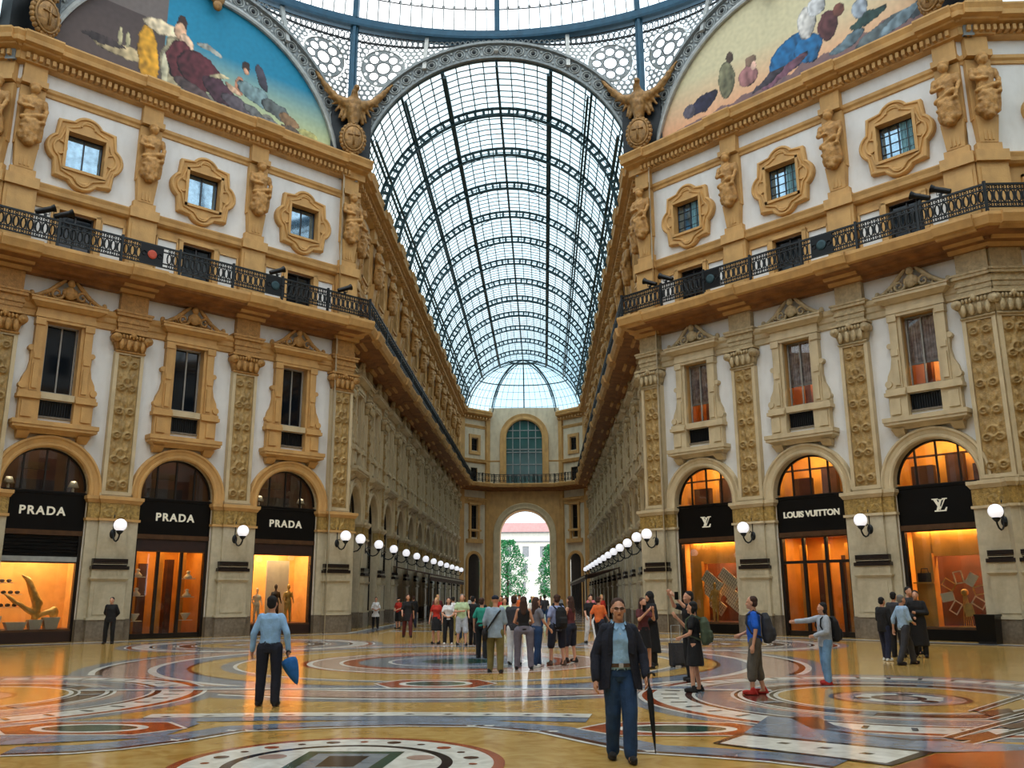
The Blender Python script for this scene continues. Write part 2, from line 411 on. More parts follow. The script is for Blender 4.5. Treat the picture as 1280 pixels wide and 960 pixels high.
P_STR = [(-.3, 13.1), (-.2, 13.14), (-.18, 13.36), (-.12, 13.42), (-.1, 13.62), (-.02, 13.7), (.02, 13.86), (-.05, 13.93), (-.3, 13.98)]
SEGN = ['left side gallery wall', 'left octagon wall', 'left arcade', 'left diagonal facet at the far end', 'far end wall', 'right diagonal facet at the far end', 'right arcade', 'right octagon wall', 'right side gallery wall']
PIL = []                                                      # (matrix, name of place)
for side in (-1, 1):
    for k in range(4): PIL.append((Mch(side, [0, BW, 2*BW, 16.02][k]), 'ch', side, k))
    for k in range(NB+1): PIL.append((Marm(side, A0+AB*k), 'arm', side, k))
    PIL.append((Mfr(side*(XW+.62), YW), 'wing', side, 0))
def seg_of(kind, side): return {'ch': 1, 'arm': 2, 'wing': 0}[kind] if side < 0 else {'ch': 7, 'arm': 6, 'wing': 8}[kind]
TN = 0
for i in range(9):
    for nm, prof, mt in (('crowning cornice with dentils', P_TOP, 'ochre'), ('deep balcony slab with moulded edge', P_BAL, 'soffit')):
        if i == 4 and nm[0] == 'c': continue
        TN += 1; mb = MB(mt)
        if nm[0] == 'd':                                        # underside coloured a darker brown, front edge ochre
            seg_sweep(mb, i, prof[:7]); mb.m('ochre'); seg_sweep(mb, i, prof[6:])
        else: seg_sweep(mb, i, prof)
        for M, kd, sd, k in PIL:                                # forward breaks over the pilasters
            if seg_of(kd, sd) != i: continue
            w = .75; pf = [(d+.13 if d > 0 else d, z+(.012 if j < len(prof)/2 else -.0)) for j, (d, z) in enumerate(prof)]
            mb.m('ochre')
            mb.sweep2([[M @ Vector((x, -d, z)) for d, z in pf] for x in (-w, w)])
            for x in (-w, w):
                mb.prism([(0, 0), (0, .01), (.01, 0)], 0, .001, M)
                vs = [M @ Vector((x, -d, z)) for d, z in pf]; mb.add(vs, [tuple(range(len(vs)))])
        if nm[0] == 'c':
            a, b = off(i, .14), off(i+1, .14); L = (b-a).length; t = (b-a)/L; nn = Vector((t.y, -t.x))
            st = .26 if i in (0, 1, 7, 8) else .52; q = .3
            mb.m('ochre')
            ang = atan2(t.y, t.x); rot = Matrix.Rotation(ang, 4, 'Z')
            while q < L-.3:
                p = a+t*q; mb.box(-.07*st/.26, .07*st/.26, -.24, .1, 24.2, 24.44, Matrix.Translation((p.x, p.y, 0)) @ rot); q += st
        o = mb.build('trim_%d' % TN); tag(o, 'golden stone %s along the %s' % (nm, SEGN[i]), 'trim', kind='structure')
    TN += 1; mb = MB('ochre')
    if i == 4:
        for p0 in (P_ATT,):
            for a, b in ((-XF, -3.2), (3.2, XF)):
                mb.sweep2([[(x, D2-d, z) for d, z in p0] for x in (a, b)])
    else:
        for pr in (P_ATT, P_MLD, P_STR):
            mb.m('cream_stone' if i > 6 and pr is P_STR else 'ochre'); seg_sweep(mb, i, pr)
    o = mb.build('trim_%d' % TN); tag(o, 'thin golden string mouldings on the %s' % SEGN[i], 'trim', kind='structure')
# ---------------------------------------------------------------- window parts (shared meshes, local bay frame)
def surround_mid(m1, m2):
    mb = MB(m1)
    for s in (-1, 1):
        bx = lambda a, b, y, z0, z1, yb=.3: mb.box(min(s*a, s*b), max(s*a, s*b), y, yb, z0, z1)
        bx(.67, .8, .12, 9.9, 13.05); bx(.8, 1.13, .02, 9.95, 12.75); bx(.78, 1.17, -.04, 12.75, 13.05)
        bx(.84, 1.09, -.03, 11.3, 11.55); bx(.86, 1.07, -.05, 10.05, 11.1)
        # scroll console at the side of the jamb
        pts = [(1.1, 11.9), (1.2, 11.7), (1.18, 11.2), (1.25, 10.8), (1.4, 10.5), (1.48, 10.1), (1.5, 9.9), (1.1, 9.9)]
        mb.prism([(s*x, z) for x, z in pts], .08, .3)
        mb.tube([(s*1.2, .05, 11.75), (s*1.2, .35, 11.75)], .12, 10); mb.tube([(s*1.38, .02, 10.15), (s*1.38, .3, 10.15)], .15, 10)
        bx(.67, 1.42, .0, 8.7, 9.62); bx(.95, 1.35, -.06, 8.85, 9.5)
        bx(.67, 1.55, -.12, 9.62, 9.78); bx(.67, 1.5, -.05, 9.78, 9.92)
        mb.frus(min(s*.95, s*1.35), max(s*.95, s*1.35), .15, .3, 7.98, 8.25, .05, .3)
    mb.m('cream_stone').box(-.67, .67, .05, .3, 9.68, 9.95); mb.m(m1)
    mb.box(-.8, .8, .0, .3, 12.95, 13.12)
    mb.box(-1.2, 1.2, -.04, .3, 13.08, 13.26); mb.box(-1.17, 1.17, .0, .3, 13.26, 13.5); mb.frus(-1.25, 1.25, -.1, .3, 13.5, 13.66, .2, .2)
    mb.box(-1.5, 1.5, -.34, .3, 13.66, 13.8); mb.box(-1.54, 1.54, -.38, .3, 13.8, 13.86)
    mb.frus(-1.3, 1.3, .02, .3, 8.22, 8.4, .25, .2); mb.box(-1.62, 1.62, -.26, .3, 8.4, 8.52); mb.box(-1.66, 1.66, -.3, .3, 8.52, 8.7)
    mb.m('granite_base').box(-.67, .67, .24, .4, 8.92, 9.0)
    return mb.mesh('surround_mid')
def crest(m):
    mb = MB(m); mb.smooth = True
    def spiral(cx, cz, r, turns, sgn, w):
        pts = []; rs = []
        for i in range(22):
            t = i/21; a = sgn*(t*turns*2*pi); rr = r*(1-.8*t); pts.append((cx+rr*cos(a), -.02, cz+rr*sin(a))); rs.append(w*(1-.5*t))
        mb.tube(pts, rs, 6)
    for s in (-1, 1):
        mb.tube([(s*1.5, 0, 13.92), (s*1.2, 0, 14.0), (s*.8, 0, 14.25), (s*.45, 0, 14.62), (s*.2, 0, 14.85)], [.07, .09, .1, .1, .06], 7)
        spiral(s*.5, 14.2, .26, 1.3, s, .07); spiral(s*.95, 14.05, .16, 1.2, -s, .05)
        mb.sph((s*1.45, .02, 14.0), (.12, .12, .16), 8, 6); mb.sph((s*.75, -.02, 14.3), (.12, .08, .09), 8, 6)
        mb.sph((s*.2, -.03, 14.3), (.12, .1, .2), 8, 6)
    mb.sph((0, -.05, 14.3), (.24, .14, .3), 12, 8); mb.sph((0, -.08, 14.72), (.16, .12, .17), 10, 8)
    for a in range(5):
        t = (a-2)*.4; mb.sph((sin(t)*.26, -.03, 14.82+cos(t)*.22), (.06, .05, .12), 6, 5)
    mb.smooth = False; mb.box(-1.4, 1.4, .12, .3, 13.86, 14.0)
    mb.prism([(-1.2, 13.95), (1.2, 13.95), (.4, 14.2), (0, 14.35), (-.4, 14.2)], .12, .3)
    return mb.mesh('crest')
def quatre(m):
    # square-with-lobes frame made of stepped concentric rings
    hx, hz, zc = 1.22, 1.34, 20.81
    def outline(e):
        pts = []; X, Z = hx+e, hz+e; r = .7+e*.75
        for qx, qz, a0 in ((X, 0, 0), (0, Z, 1), (-X, 0, 2), (0, -Z, 3)):
            pass
        def lobe(cx, cz, r, a0, a1): return arc(cx, cz, r, a0, a1, 10)
        dx, dz = .42, .42
        pts += lobe(X-r+dx, 0, r, -1.05, 1.05)
        pts += [(X, r), (X, Z)]
        pts += lobe(0, Z-r+dz, r, pi/2-1.05, pi/2+1.05)
        pts += [(-X, Z), (-X, r)] if False else [(-X, Z)]
        pts += lobe(-X+r-dx, 0, r, pi-1.05, pi+1.05)
        pts += [(-X, -Z)]
        pts += lobe(0, -Z+r-dz, r, -pi/2-1.05, -pi/2+1.05)
        pts += [(X, -Z)]
        # start list at consistent place, drop helper point
        pts = [p for p in pts if not (abs(p[0]-X) < 1e-6 and abs(p[1]-r) < 1e-6)]
        return [(x, z+zc) for x, z in pts]
    mb = MB(m)
    rings = []
    for e, y in ((.0, .3), (.0, .08), (-.06, .02), (-.12, .02), (-.16, .1), (-.27, .12), (-.3, .04), (-.36, .04), (-.4, .1)):
        rings.append([(x, y, z) for x, z in outline(e)])
    n = len(rings[0])
    for r0, r1 in zip(rings, rings[1:]):
        mb.add(r0+r1, [(i, (i+1) % n, n+(i+1) % n, n+i) for i in range(n)])
    inner = outline(-.4)
    mb.holed(inner, [[(-.79, 19.97), (.79, 19.97), (.79, 21.65), (-.79, 21.65)]], .1)
    for a, b, c, d in ((-.92, -.79, 19.85, 21.77), (.79, .92, 19.85, 21.77), (-.92, .92, 21.65, 21.77), (-.92, .92, 19.85, 19.97)): mb.box(a, b, .0, .3, c, d)
    for cx, cz, a in ((0, 22.02, 0), (0, 19.58, pi), (1.1, 20.81, -pi/2), (-1.1, 20.81, pi/2)):
        mb.tube([(cx+.3*cos(t)*cos(a)-.3*sin(t)*-sin(a), .06, cz+.3*cos(t)*-sin(a)+.3*sin(t)*cos(a)) for t in [pi*i/8 for i in range(9)]], .05, 6)
    return mb.mesh('quatre')
def frame_mesh(x, z0, z1, y, m, cols=2, rows=1, t=.06):
    mb = MB(m)
    for a, b, c, d in ((-x, -x+t, z0, z1), (x-t, x, z0, z1), (-x, x, z1-t, z1), (-x, x, z0, z0+t)): mb.box(a, b, y, y+.08, c, d)
    for i in range(1, cols): xx = -x+2*x*i/cols; mb.box(xx-t*.5, xx+t*.5, y-.01, y+.07, z0, z1)
    for i in range(1, rows): zz = z0+(z1-z0)*i/rows; mb.box(-x, x, y+.01, y+.06, zz-t*.25, zz+t*.25)
    return mb.mesh('frame')
def pane_mesh(x, z0, z1, y, m): return MB(m).box(-x, x, y, y+.02, z0, z1).mesh('pane')
def dark_back(x, z0, z1, y, m='room_dark'):
    return MB(m).box(-x-.05, x+.05, y, y+.05, z0-.05, z1+.05).mesh('back')
ME = {}
for key, a, b in (('ochre', 'ochre', 'ochre_carved'), ('cream', 'cream_stone', 'cream_carved')):
    ME['sur_'+key] = surround_mid(a, b); ME['crest_'+key] = crest(b)
ME['quatre'] = quatre('ochre')
ME['mid_frame'] = frame_mesh(.62, 10.0, 12.92, .48, 'wood_grey', 2, 1); ME['mid_frame_arm'] = frame_mesh(.67, 10.0, 12.92, .44, 'black_frame', 2, 3)
ME['mid_pane'] = pane_mesh(.66, 9.98, 12.94, .53, 'window_glass')
ME['mid_glass'] = pane_mesh(.66, 9.98, 12.94, .53, 'shop_glass')
ME['grille'] = MB('black_panel').box(-.66, .66, .34, .38, 8.93, 9.66).mesh('grille')
g = MB('iron_dark')
g.box(-.66, .66, .3, .36, 8.93, 8.98); g.box(-.66, .66, .3, .36, 9.6, 9.66)
for i in range(13): x = -.6+i*.1; g.box(x-.015, x+.015, .3, .33, 8.95, 9.64)
ME['grille_bars'] = g.mesh('grille_bars')
ME['up_frame'] = frame_mesh(.79, 19.98, 21.64, .42, 'black_frame', 2, 1, .05); ME['up_frame_lead'] = frame_mesh(.79, 19.98, 21.64, .42, 'black_frame', 4, 4, .04)
ME['up_pane'] = pane_mesh(.78, 19.98, 21.64, .47, 'window_sky_glass')
ME['at_frame'] = frame_mesh(.74, 15.76, 17.98, .44, 'black_frame', 2, 1, .06)
ME['at_pane'] = pane_mesh(.74, 15.76, 17.98, .5, 'window_glass')
WN = [0]
def win(M, label, parts, lab2=None):
    WN[0] += 1
    w = empty('window_%d' % WN[0], M); tag(w, label, 'window', kind='structure')
    out = {}
    for nm, me in parts:
        out[nm] = link(nm, ME[me] if isinstance(me, str) else me, w)
    return w, out
curt = MB('curtain')
for i in range(24): x = -.66+i*.055; curt.box(x, x+.05, .56+.02*(i % 2), .6+.02*(i % 2), 10.95, 12.95)
curt.m('wood_grey').box(-.66, .66, .54, .6, 10.9, 10.97)
ME['blind'] = curt.mesh('blind')
rm = MB('amber_wall')
rm.box(-1.5, 1.5, 2.4, 2.5, 9.5, 13.2).box(-1.55, -1.5, .66, 2.5, 9.5, 13.2).box(1.5, 1.55, .66, 2.5, 9.5, 13.2).box(-1.5, 1.5, .66, 2.5, 13.2, 13.25)
rm.m('brown_wall').box(-1.5, 1.5, .66, 2.5, 9.4, 9.5).box(-.5, -.2, 1.6, 1.9, 9.5, 11.6).box(.25, .7, 2.0, 2.3, 9.5, 11.2)
ME['room_mid'] = rm.mesh('room')
dr = MB('drape_blue')
for i in range(9): x = .08+i*.075; dr.box(x, x+.06, .44+.015*(i % 2), .455+.015*(i % 2), 20.0, 21.6)
ME['drape'] = dr.mesh('drape')
def place(kd, side, k):
    if kd == 'chamfer': return '%s bay from the gallery mouth on the %s octagon wall' % (ORD[k], SD[side])
    if kd == 'arm': return '%s bay down the %s arcade' % (ORD[k], SD[side])
    return 'on the %s side gallery wall' % SD[side]
for M, kd, side, k in BAYS:
    pl = place(kd, side, k)
    key = 'cream' if (side > 0 or kd == 'arm') else 'ochre'
    base = [('surround', 'sur_'+key), ('pediment', 'crest_'+key), ('parapet_panel', 'grille'), ('parapet_bars', 'grille_bars')]
    if kd == 'chamfer' and side > 0:
        w, o = win(M, 'tall window with lowered pink blind above lit room, %s' % pl, base+[('frame', 'mid_frame'), ('pane', 'mid_glass'), ('blind', 'blind'), ('room', 'room_mid')])
        ld = bpy.data.lights.new('window_room_lamp', 'POINT'); ld.energy = 90; ld.color = (1, .55, .2); ld.shadow_soft_size = .15
        link('window_room_lamp', ld, w, Matrix.Translation((0.3, 1.5, 11.3)))
    else:
        win(M, 'tall dark window with carved pediment, %s' % pl, base+[('frame', 'mid_frame' if kd != 'arm' else 'mid_frame_arm'), ('pane', 'mid_pane')])
    prt = [('surround', 'quatre'), ('frame', 'up_frame_lead' if (side > 0 or kd == 'arm') else 'up_frame'), ('pane', 'up_pane')]
    if side > 0 and kd == 'chamfer': prt.append(('drape', 'drape'))
    win(M, 'small square top window in lobed golden frame, %s' % pl, prt)
    win(M, 'low attic window behind the balcony railing, %s' % pl, [('frame', 'at_frame'), ('pane', 'at_pane')])
# big window of the end wall
WN[0] += 1
w = empty('window_%d' % WN[0], Mfr(0, D2-.3)); tag(w, 'big arched green glass window over the far exit arch', 'window', kind='structure')
MB('end_glass').prism(uw, .6, .62).build('pane', w)
mb = MB('iron_grey')
for x in (-1.5, -.55, .55, 1.5): mb.box(x-.05, x+.05, .5, .6, 15.9, 21.9+sqrt(2.35**2-x*x))
for z in (17.0, 18.4, 20.0, 20.4, 21.9, 22.9): xx = 2.35 if z < 21.9 else sqrt(2.35**2-(z-21.9)**2); mb.box(-xx, xx, .5, .6, z-.05, z+.05)
mb.build('frame', w)
MB('room_dark').box(-2.6, 2.6, 3.2, 3.3, 15, 25).build('back_wall', w)
for i in (-1, 1):
    WN[0] += 1
    Md = Matrix.Translation((i*(HA+XF)/2, (D1+D2)/2, 0)) @ Matrix.Rotation(-i*pi/4, 4, 'Z')
    w = empty('window_%d' % WN[0], Md); tag(w, 'stack of slim dark windows on the %s diagonal facet at the far end' % SD[i], 'window', kind='structure')
    for z0, z1, x in ((9.97, 12.95, .5), (15.7, 17.8, .55), (20, 21.6, .55)):
        link('frame', frame_mesh(x, z0, z1, .45, 'black_frame', 2, 2), w); link('pane', pane_mesh(x, z0, z1, .5, 'window_glass'), w)
# ---------------------------------------------------------------- archivolts around shop arches
av = MB('cream_stone'); ap0 = arch_pts(1.65, 5.88, .2, 24)[1:-1]
def avring(m):
    mb = MB(m); mb.smooth = False
    ring = []
    for x, z in ap0:
        row = []
        for r, y in ((1.65, .32), (1.65, .12), (1.72, .06), (1.8, .06), (1.84, .12), (1.98, .08), (2.04, .02), (2.12, .02), (2.14, .3)):
            row.append((x*r/1.65, y, 6.08+(z-6.08)*r/1.65))
        ring.append(row)
    ring = [[(p[0], p[1], 5.88) for p in ring[0]]]+ring+[[(p[0], p[1], 5.88) for p in ring[-1]]]
    mb.sweep2(ring); return mb.mesh('archivolt')
ME['av_ochre'] = avring('ochre'); ME['av_cream'] = avring('cream_stone')
for M, kd, side, k in BAYS:
    TN += 1
    o = link('trim_%d' % TN, ME['av_cream' if side > 0 or kd == 'arm' else 'av_ochre'], None, M)
    tag(o, 'moulded stone archivolt over the shop arch, %s' % place(kd, side, k), 'arch', kind='structure')
# ---------------------------------------------------------------- pilasters
def relief(x0, x1, z0, z1, y, m, period=1.05, nx=18, nz=170, amp=.13):
    mb = MB(m); mb.smooth = True; vs = []; W = (x1-x0)/2; xc = (x0+x1)/2
    def ring(d, r, w): return math.exp(-((d-r)/w)**2)
    def h(x, z):
        a = abs(x)/W; zz = (z-z0) % period/period; k = int((z-z0)/period)
        v = 0
        v = max(v, ring(sqrt(((a-.5)*W)**2+((zz-.28)*period)**2), .13, .035))
        v = max(v, .9*math.exp(-(((a-.5)*W/.05)**2+((zz-.28)*period/.05)**2)))
        v = max(v, .9*math.exp(-((a*W/.07)**2+((zz-.6)*period/.16)**2)))
        v = max(v, .8*math.exp(-(((a-.55)*W-(zz-.75)*.2)**2/.0012+((zz-.76)*period/.14)**2)))
        v = max(v, .6*math.exp(-((a*W-.05*abs(sin(zz*6.28)))/.03)**2))
        if k % 3 == 1: v = max(v, .9*ring(sqrt((a*W)**2+((zz-.5)*period)**2), .2, .05))
        return v
    for j in range(nz+1):
        z = z0+(z1-z0)*j/nz
        for i in range(nx+1):
            x = x0+(x1-x0)*i/nx; vs.append((x, y-amp*h(x-xc, z), z))
    fs = [(j*(nx+1)+i, j*(nx+1)+i+1, (j+1)*(nx+1)+i+1, (j+1)*(nx+1)+i) for j in range(nz) for i in range(nx)]
    mb.add(vs, fs); return mb
def ped_mesh():
    mb = MB('granite')
    mb.m('granite_base').box(-1.08, 1.08, .08, .5, 0, .86); mb.box(-.74, .74, -.13, .3, 0, .84)
    mb.m('granite').box(-1.05, 1.05, .1, .5, .86, 4.93)
    mb.box(-.78, .78, -.17, .2, .84, .93); mb.box(-.7, .7, -.09, .2, .93, 2.4); mb.box(-.55, .55, -.12, .2, 1.05, 2.28)
    mb.frus(-.7, .7, -.1, .2, 2.38, 2.48, .08, .08); mb.box(-.79, .79, -.19, .2, 2.48, 2.54); mb.box(-.72, .72, -.12, .2, 2.54, 2.86)
    for i in range(7): mb.box(-.6+i*.18, -.48+i*.18, -.135, .1, 2.62, 2.76)
    mb.m('dark_stone').box(-.76, .76, -.17, .2, 2.86, 3.0); mb.frus(-.68, .68, -.08, .2, 3.0, 3.12, .03, .03); mb.m('granite').box(-.7, .7, -.1, .2, 3.06, 3.13)
    mb.m('dark_stone').box(-.7, .7, -.12, .2, 3.13, 3.3)
    mb.m('granite').box(-.58, .58, -.0, .2, 3.2, 4.93)
    return mb.mesh('pedestal')
def imp_mesh(m):
    mb = relief(-1.04, 1.04, 4.98, 5.6, .07, 'gilded', .62, 44, 14, .05)
    b2 = relief(-.58, .58, 4.98, 5.6, -.03, 'gilded', .62, 26, 14, .07)
    mb.add(b2.v, b2.f); mb.smooth = False
    mb.m('gilded').box(-.6, .6, -.028, .1, 4.93, 5.62); mb.box(-1.06, 1.06, .072, .4, 4.93, 5.62)
    mb.m(m).box(-1.12, 1.12, .02, .45, 4.86, 4.96); mb.box(-.64, .64, -.09, .3, 4.86, 4.96)
    mb.frus(-1.08, 1.08, .04, .45, 5.6, 5.74, .08, .08); mb.box(-1.18, 1.18, -.06, .45, 5.74, 5.88)
    mb.frus(-.62, .62, -.06, .3, 5.6, 5.74, .08, .1); mb.box(-.72, .72, -.18, .3, 5.74, 5.88)
    return mb.mesh('impost')
def shaft_mesh(m):
    mb = MB(m); mb.box(-.68, .68, .02, .3, 5.88, 6.02)
    mb.box(-.62, .62, .1, .3, 5.9, 12.2); mb.box(-.62, -.47, .0, .12, 5.95, 12.2); mb.box(.47, .62, .0, .12, 5.95, 12.2); mb.box(-.47, .47, .0, .12, 5.95, 6.1); mb.box(-.47, .47, .0, .12, 12.08, 12.2)
    return mb.mesh('shaft')
def cap_mesh(m):
    mb = MB(m); mb.smooth = True
    mb.frus(-.6, .6, -.02, .3, 12.25, 12.95, .16, .14); mb.tube([(-.64, -.03, 12.2), (.64, -.03, 12.2)], .05, 8)
    for s in (-1, 1):
        mb.tube([(s*.68, -.22, 12.78), (s*.68, .2, 12.78)], .19, 14); mb.tube([(s*.68, -.26, 12.78), (s*.68, -.2, 12.78)], .09, 10)
        for i, a in enumerate((-.45, -.15)): mb.sph((s*abs(a), -.14, 12.5), (.11, .1, .26), 8, 6)
    for i in range(7): mb.sph((-.42+i*.14, -.18, 12.86), (.06, .08, .1), 8, 5)
    mb.sph((0, -.2, 12.95), (.14, .1, .14), 8, 6); mb.smooth = False
    mb.box(-.82, .82, -.26, .3, 12.98, 13.08)
    for z0, z1, e in ((13.08, 13.3, .0), (13.3, 13.5, .03), (13.5, 13.62, .08), (13.62, 13.8, .05), (13.8, 13.93, .16), (13.93, 14.02, .2)):
        mb.box(-.62-e, .62+e, -e, .3, z0, z1)
    mb.box(-.6, .6, -.0, .3, 14.0, 14.95)
    return mb.mesh('capital')
def attic_mesh():
    mb = MB('ochre'); mb.box(-.62, .62, .0, .3, 15.7, 18.5); mb.box(-.5, .5, -.04, .2, 15.95, 18.25); mb.box(-.66, .66, -.14, .2, 18.5, 18.98)
    mb.box(-.5, .5, .02, .3, 18.9, 19.35); mb.frus(-.36, .36, .0, .3, 19.35, 20.5, .1, .1)
    for i in range(3): mb.box(-.2+i*.16, -.12+i*.16, -.05, .0, 19.45, 20.3)
    mb.box(-.5, .5, .06, .3, 20.4, 23.1); mb.box(-.52, .52, -.18, .3, 23.15, 23.42); mb.box(-.46, .46, -.02, .3, 23.4, 24.2)
    return mb.mesh('attic_pier')
cary = blob([('loft', [(20.3, 0, -.12, .12, .1), (20.5, 0, -.15, .3, .22), (20.8, 0, -.18, .36, .26), (21.2, 0, -.2, .37, .27), (21.5, 0, -.18, .3, .22), (21.8, 0, -.18, .26, .2), (22.15, 0, -.2, .34, .22), (22.4, 0, -.18, .36, .18), (22.52, 0, -.16, .16, .12), (22.6, 0, -.17, .1, .1)]),
             ('ell', (0, -.24, 22.83), (.17, .19, .23)), ('ell', (0, -.2, 22.98), (.22, .2, .14)),
             ('cap', (-.38, -.16, 22.38), (-.46, -.25, 21.95), .11, .09), ('cap', (-.46, -.25, 21.95), (-.05, -.46, 21.85), .09, .07),
             ('cap', (.38, -.16, 22.38), (.46, -.22, 22.0), .11, .09), ('cap', (.46, -.22, 22.0), (.36, -.4, 21.4), .09, .07),
             ('cap', (-.34, -.3, 21.4), (.3, -.42, 21.6), .1, .12), ('cap', (-.3, -.3, 21.0), (.34, -.4, 21.3), .09, .1), ('cap', (.3, -.3, 21.2), (.38, -.2, 20.6), .12, .06),
             ('cap', (-.2, -.36, 21.3), (-.15, -.34, 20.5), .08, .05), ('cap', (.05, -.4, 21.3), (.02, -.36, 20.5), .08, .05), ('cap', (.2, -.38, 21.3), (.17, -.34, 20.5), .08, .05),
             ('ell', (-.26, -.16, 20.7), (.16, .16, .24)), ('ell', (.26, -.16, 20.7), (.16, .16, .24)), ('ell', (0, -.25, 20.45), (.2, .16, .2))], .035, 'ochre_carved', 1, .03, 6)
PM = {'ped': ped_mesh(), 'att': attic_mesh(), 'sta': cary}
for v in cary.vertices: v.co.x *= 1.16; v.co.y = v.co.y*1.25; v.co.z = 20.3+(v.co.z-20.3)*1.02
for key, a, b in (('ochre', 'ochre', 'ochre_carved'), ('cream', 'cream_stone', 'cream_carved')):
    PM['imp_'+key] = imp_mesh(a); PM['sh_'+key] = shaft_mesh('cream_stone'); PM['cap_'+key] = cap_mesh(b); PM['rel_'+key] = relief(-.46, .46, 6.12, 12.06, .08, 'relief_gold').mesh('relief')
def pillar(M, label, key, extra=()):
    r = empty('pillar', M); tag(r, label, 'pillar', kind='structure')
    for nm, k in (('pedestal', 'ped'), ('impost', 'imp_'+key), ('shaft', 'sh_'+key), ('relief_panel', 'rel_'+key), ('capital', 'cap_'+key), ('attic_pier', 'att')): link(nm, PM[k], r)
    return r
def statue(M, label):
    o = link('caryatid_statue', PM['sta'], None, M); tag(o, label, 'statue', 'carved caryatid figures between the top windows'); return o
for M, kd, sd, k in PIL:
    key = 'cream' if (sd > 0 or kd == 'arm') else 'ochre'
    if kd == 'ch':
        lb = ['carved pilaster at the gallery-mouth corner of the %s octagon wall', 'carved pilaster first inward from the corner on the %s octagon wall', 'carved pilaster second inward from the corner on the %s octagon wall', 'wide corner pilaster at the outer end of the %s octagon wall'][k] % SD[sd]
    elif kd == 'arm': lb = '%s pilaster along the %s arcade counted from the octagon' % (ORD[k], SD[sd])
    else: lb = 'pilaster on the %s side gallery wall beside the octagon corner' % SD[sd]
    r_ = pillar(M, lb, key)
    if kd == 'arm' and k > 11: continue
    so = link('caryatid_statue', PM['sta'], r_); so['label'] = 'carved draped stone figure'
# ---------------------------------------------------------------- wall lamps
mb = MB('iron_dark'); mb.smooth = True
mb.sph((0, .0, 4.32), (.13, .06, .2), 12, 8)
pts = [(0, -.05, 4.3)]+[(0, -.1-.3*(1-cos(a))-.02*i, 4.28-.28*sin(a)) for i, a in enumerate([.5, 1.0, 1.6, 2.2, 2.8])]+[(0, -.78, 4.22), (0, -.78, 4.34)]
mb.tube(pts, .035, 8); mb.lathe([(.04, 4.26), (.1, 4.32), (.14, 4.38), (.15, 4.42), (.12, 4.43)], 16, Matrix.Translation((0, -.78, 0)))
mb.tube([(0, -.06, 4.45), (0, -.2, 4.52), (0, -.3, 4.44)], .02, 6); mb.sph((0, -.02, 5.05), (.05, .05, .09), 8, 6); mb.tube([(0, -.02, 4.5), (0, -.02, 5.0)], .02, 6)
ME['bracket'] = mb.mesh('bracket')
mb = MB('globe'); mb.smooth = True; mb.sph((0, -.78, 4.65), .26, 20, 14); ME['globe'] = mb.mesh('globe')
def lamp(M, label):
    r = empty('wall_lamp', M); tag(r, label, 'lamp', 'white globe lamps on the pilasters'); link('bracket', ME['bracket'], r); link('globe', ME['globe'], r)
for M, kd, sd, k in PIL:
    if kd == 'wing' or (kd == 'arm' and k > 11): continue
    if kd == 'ch': lb = ['white globe lamp on the gallery-mouth corner pier of the %s octagon wall', 'white globe lamp on the middle pier nearer the gallery, %s octagon wall', 'white globe lamp on the middle pier farther from the gallery, %s octagon wall', 'white globe lamp on the outer corner pier of the %s octagon wall'][k] % SD[sd]
    else: lb = 'white globe lamp, %s of the row down the %s arcade' % (ORD[k], SD[sd])
    if kd == 'arm' and k == 0: pass
    lamp(M, lb)
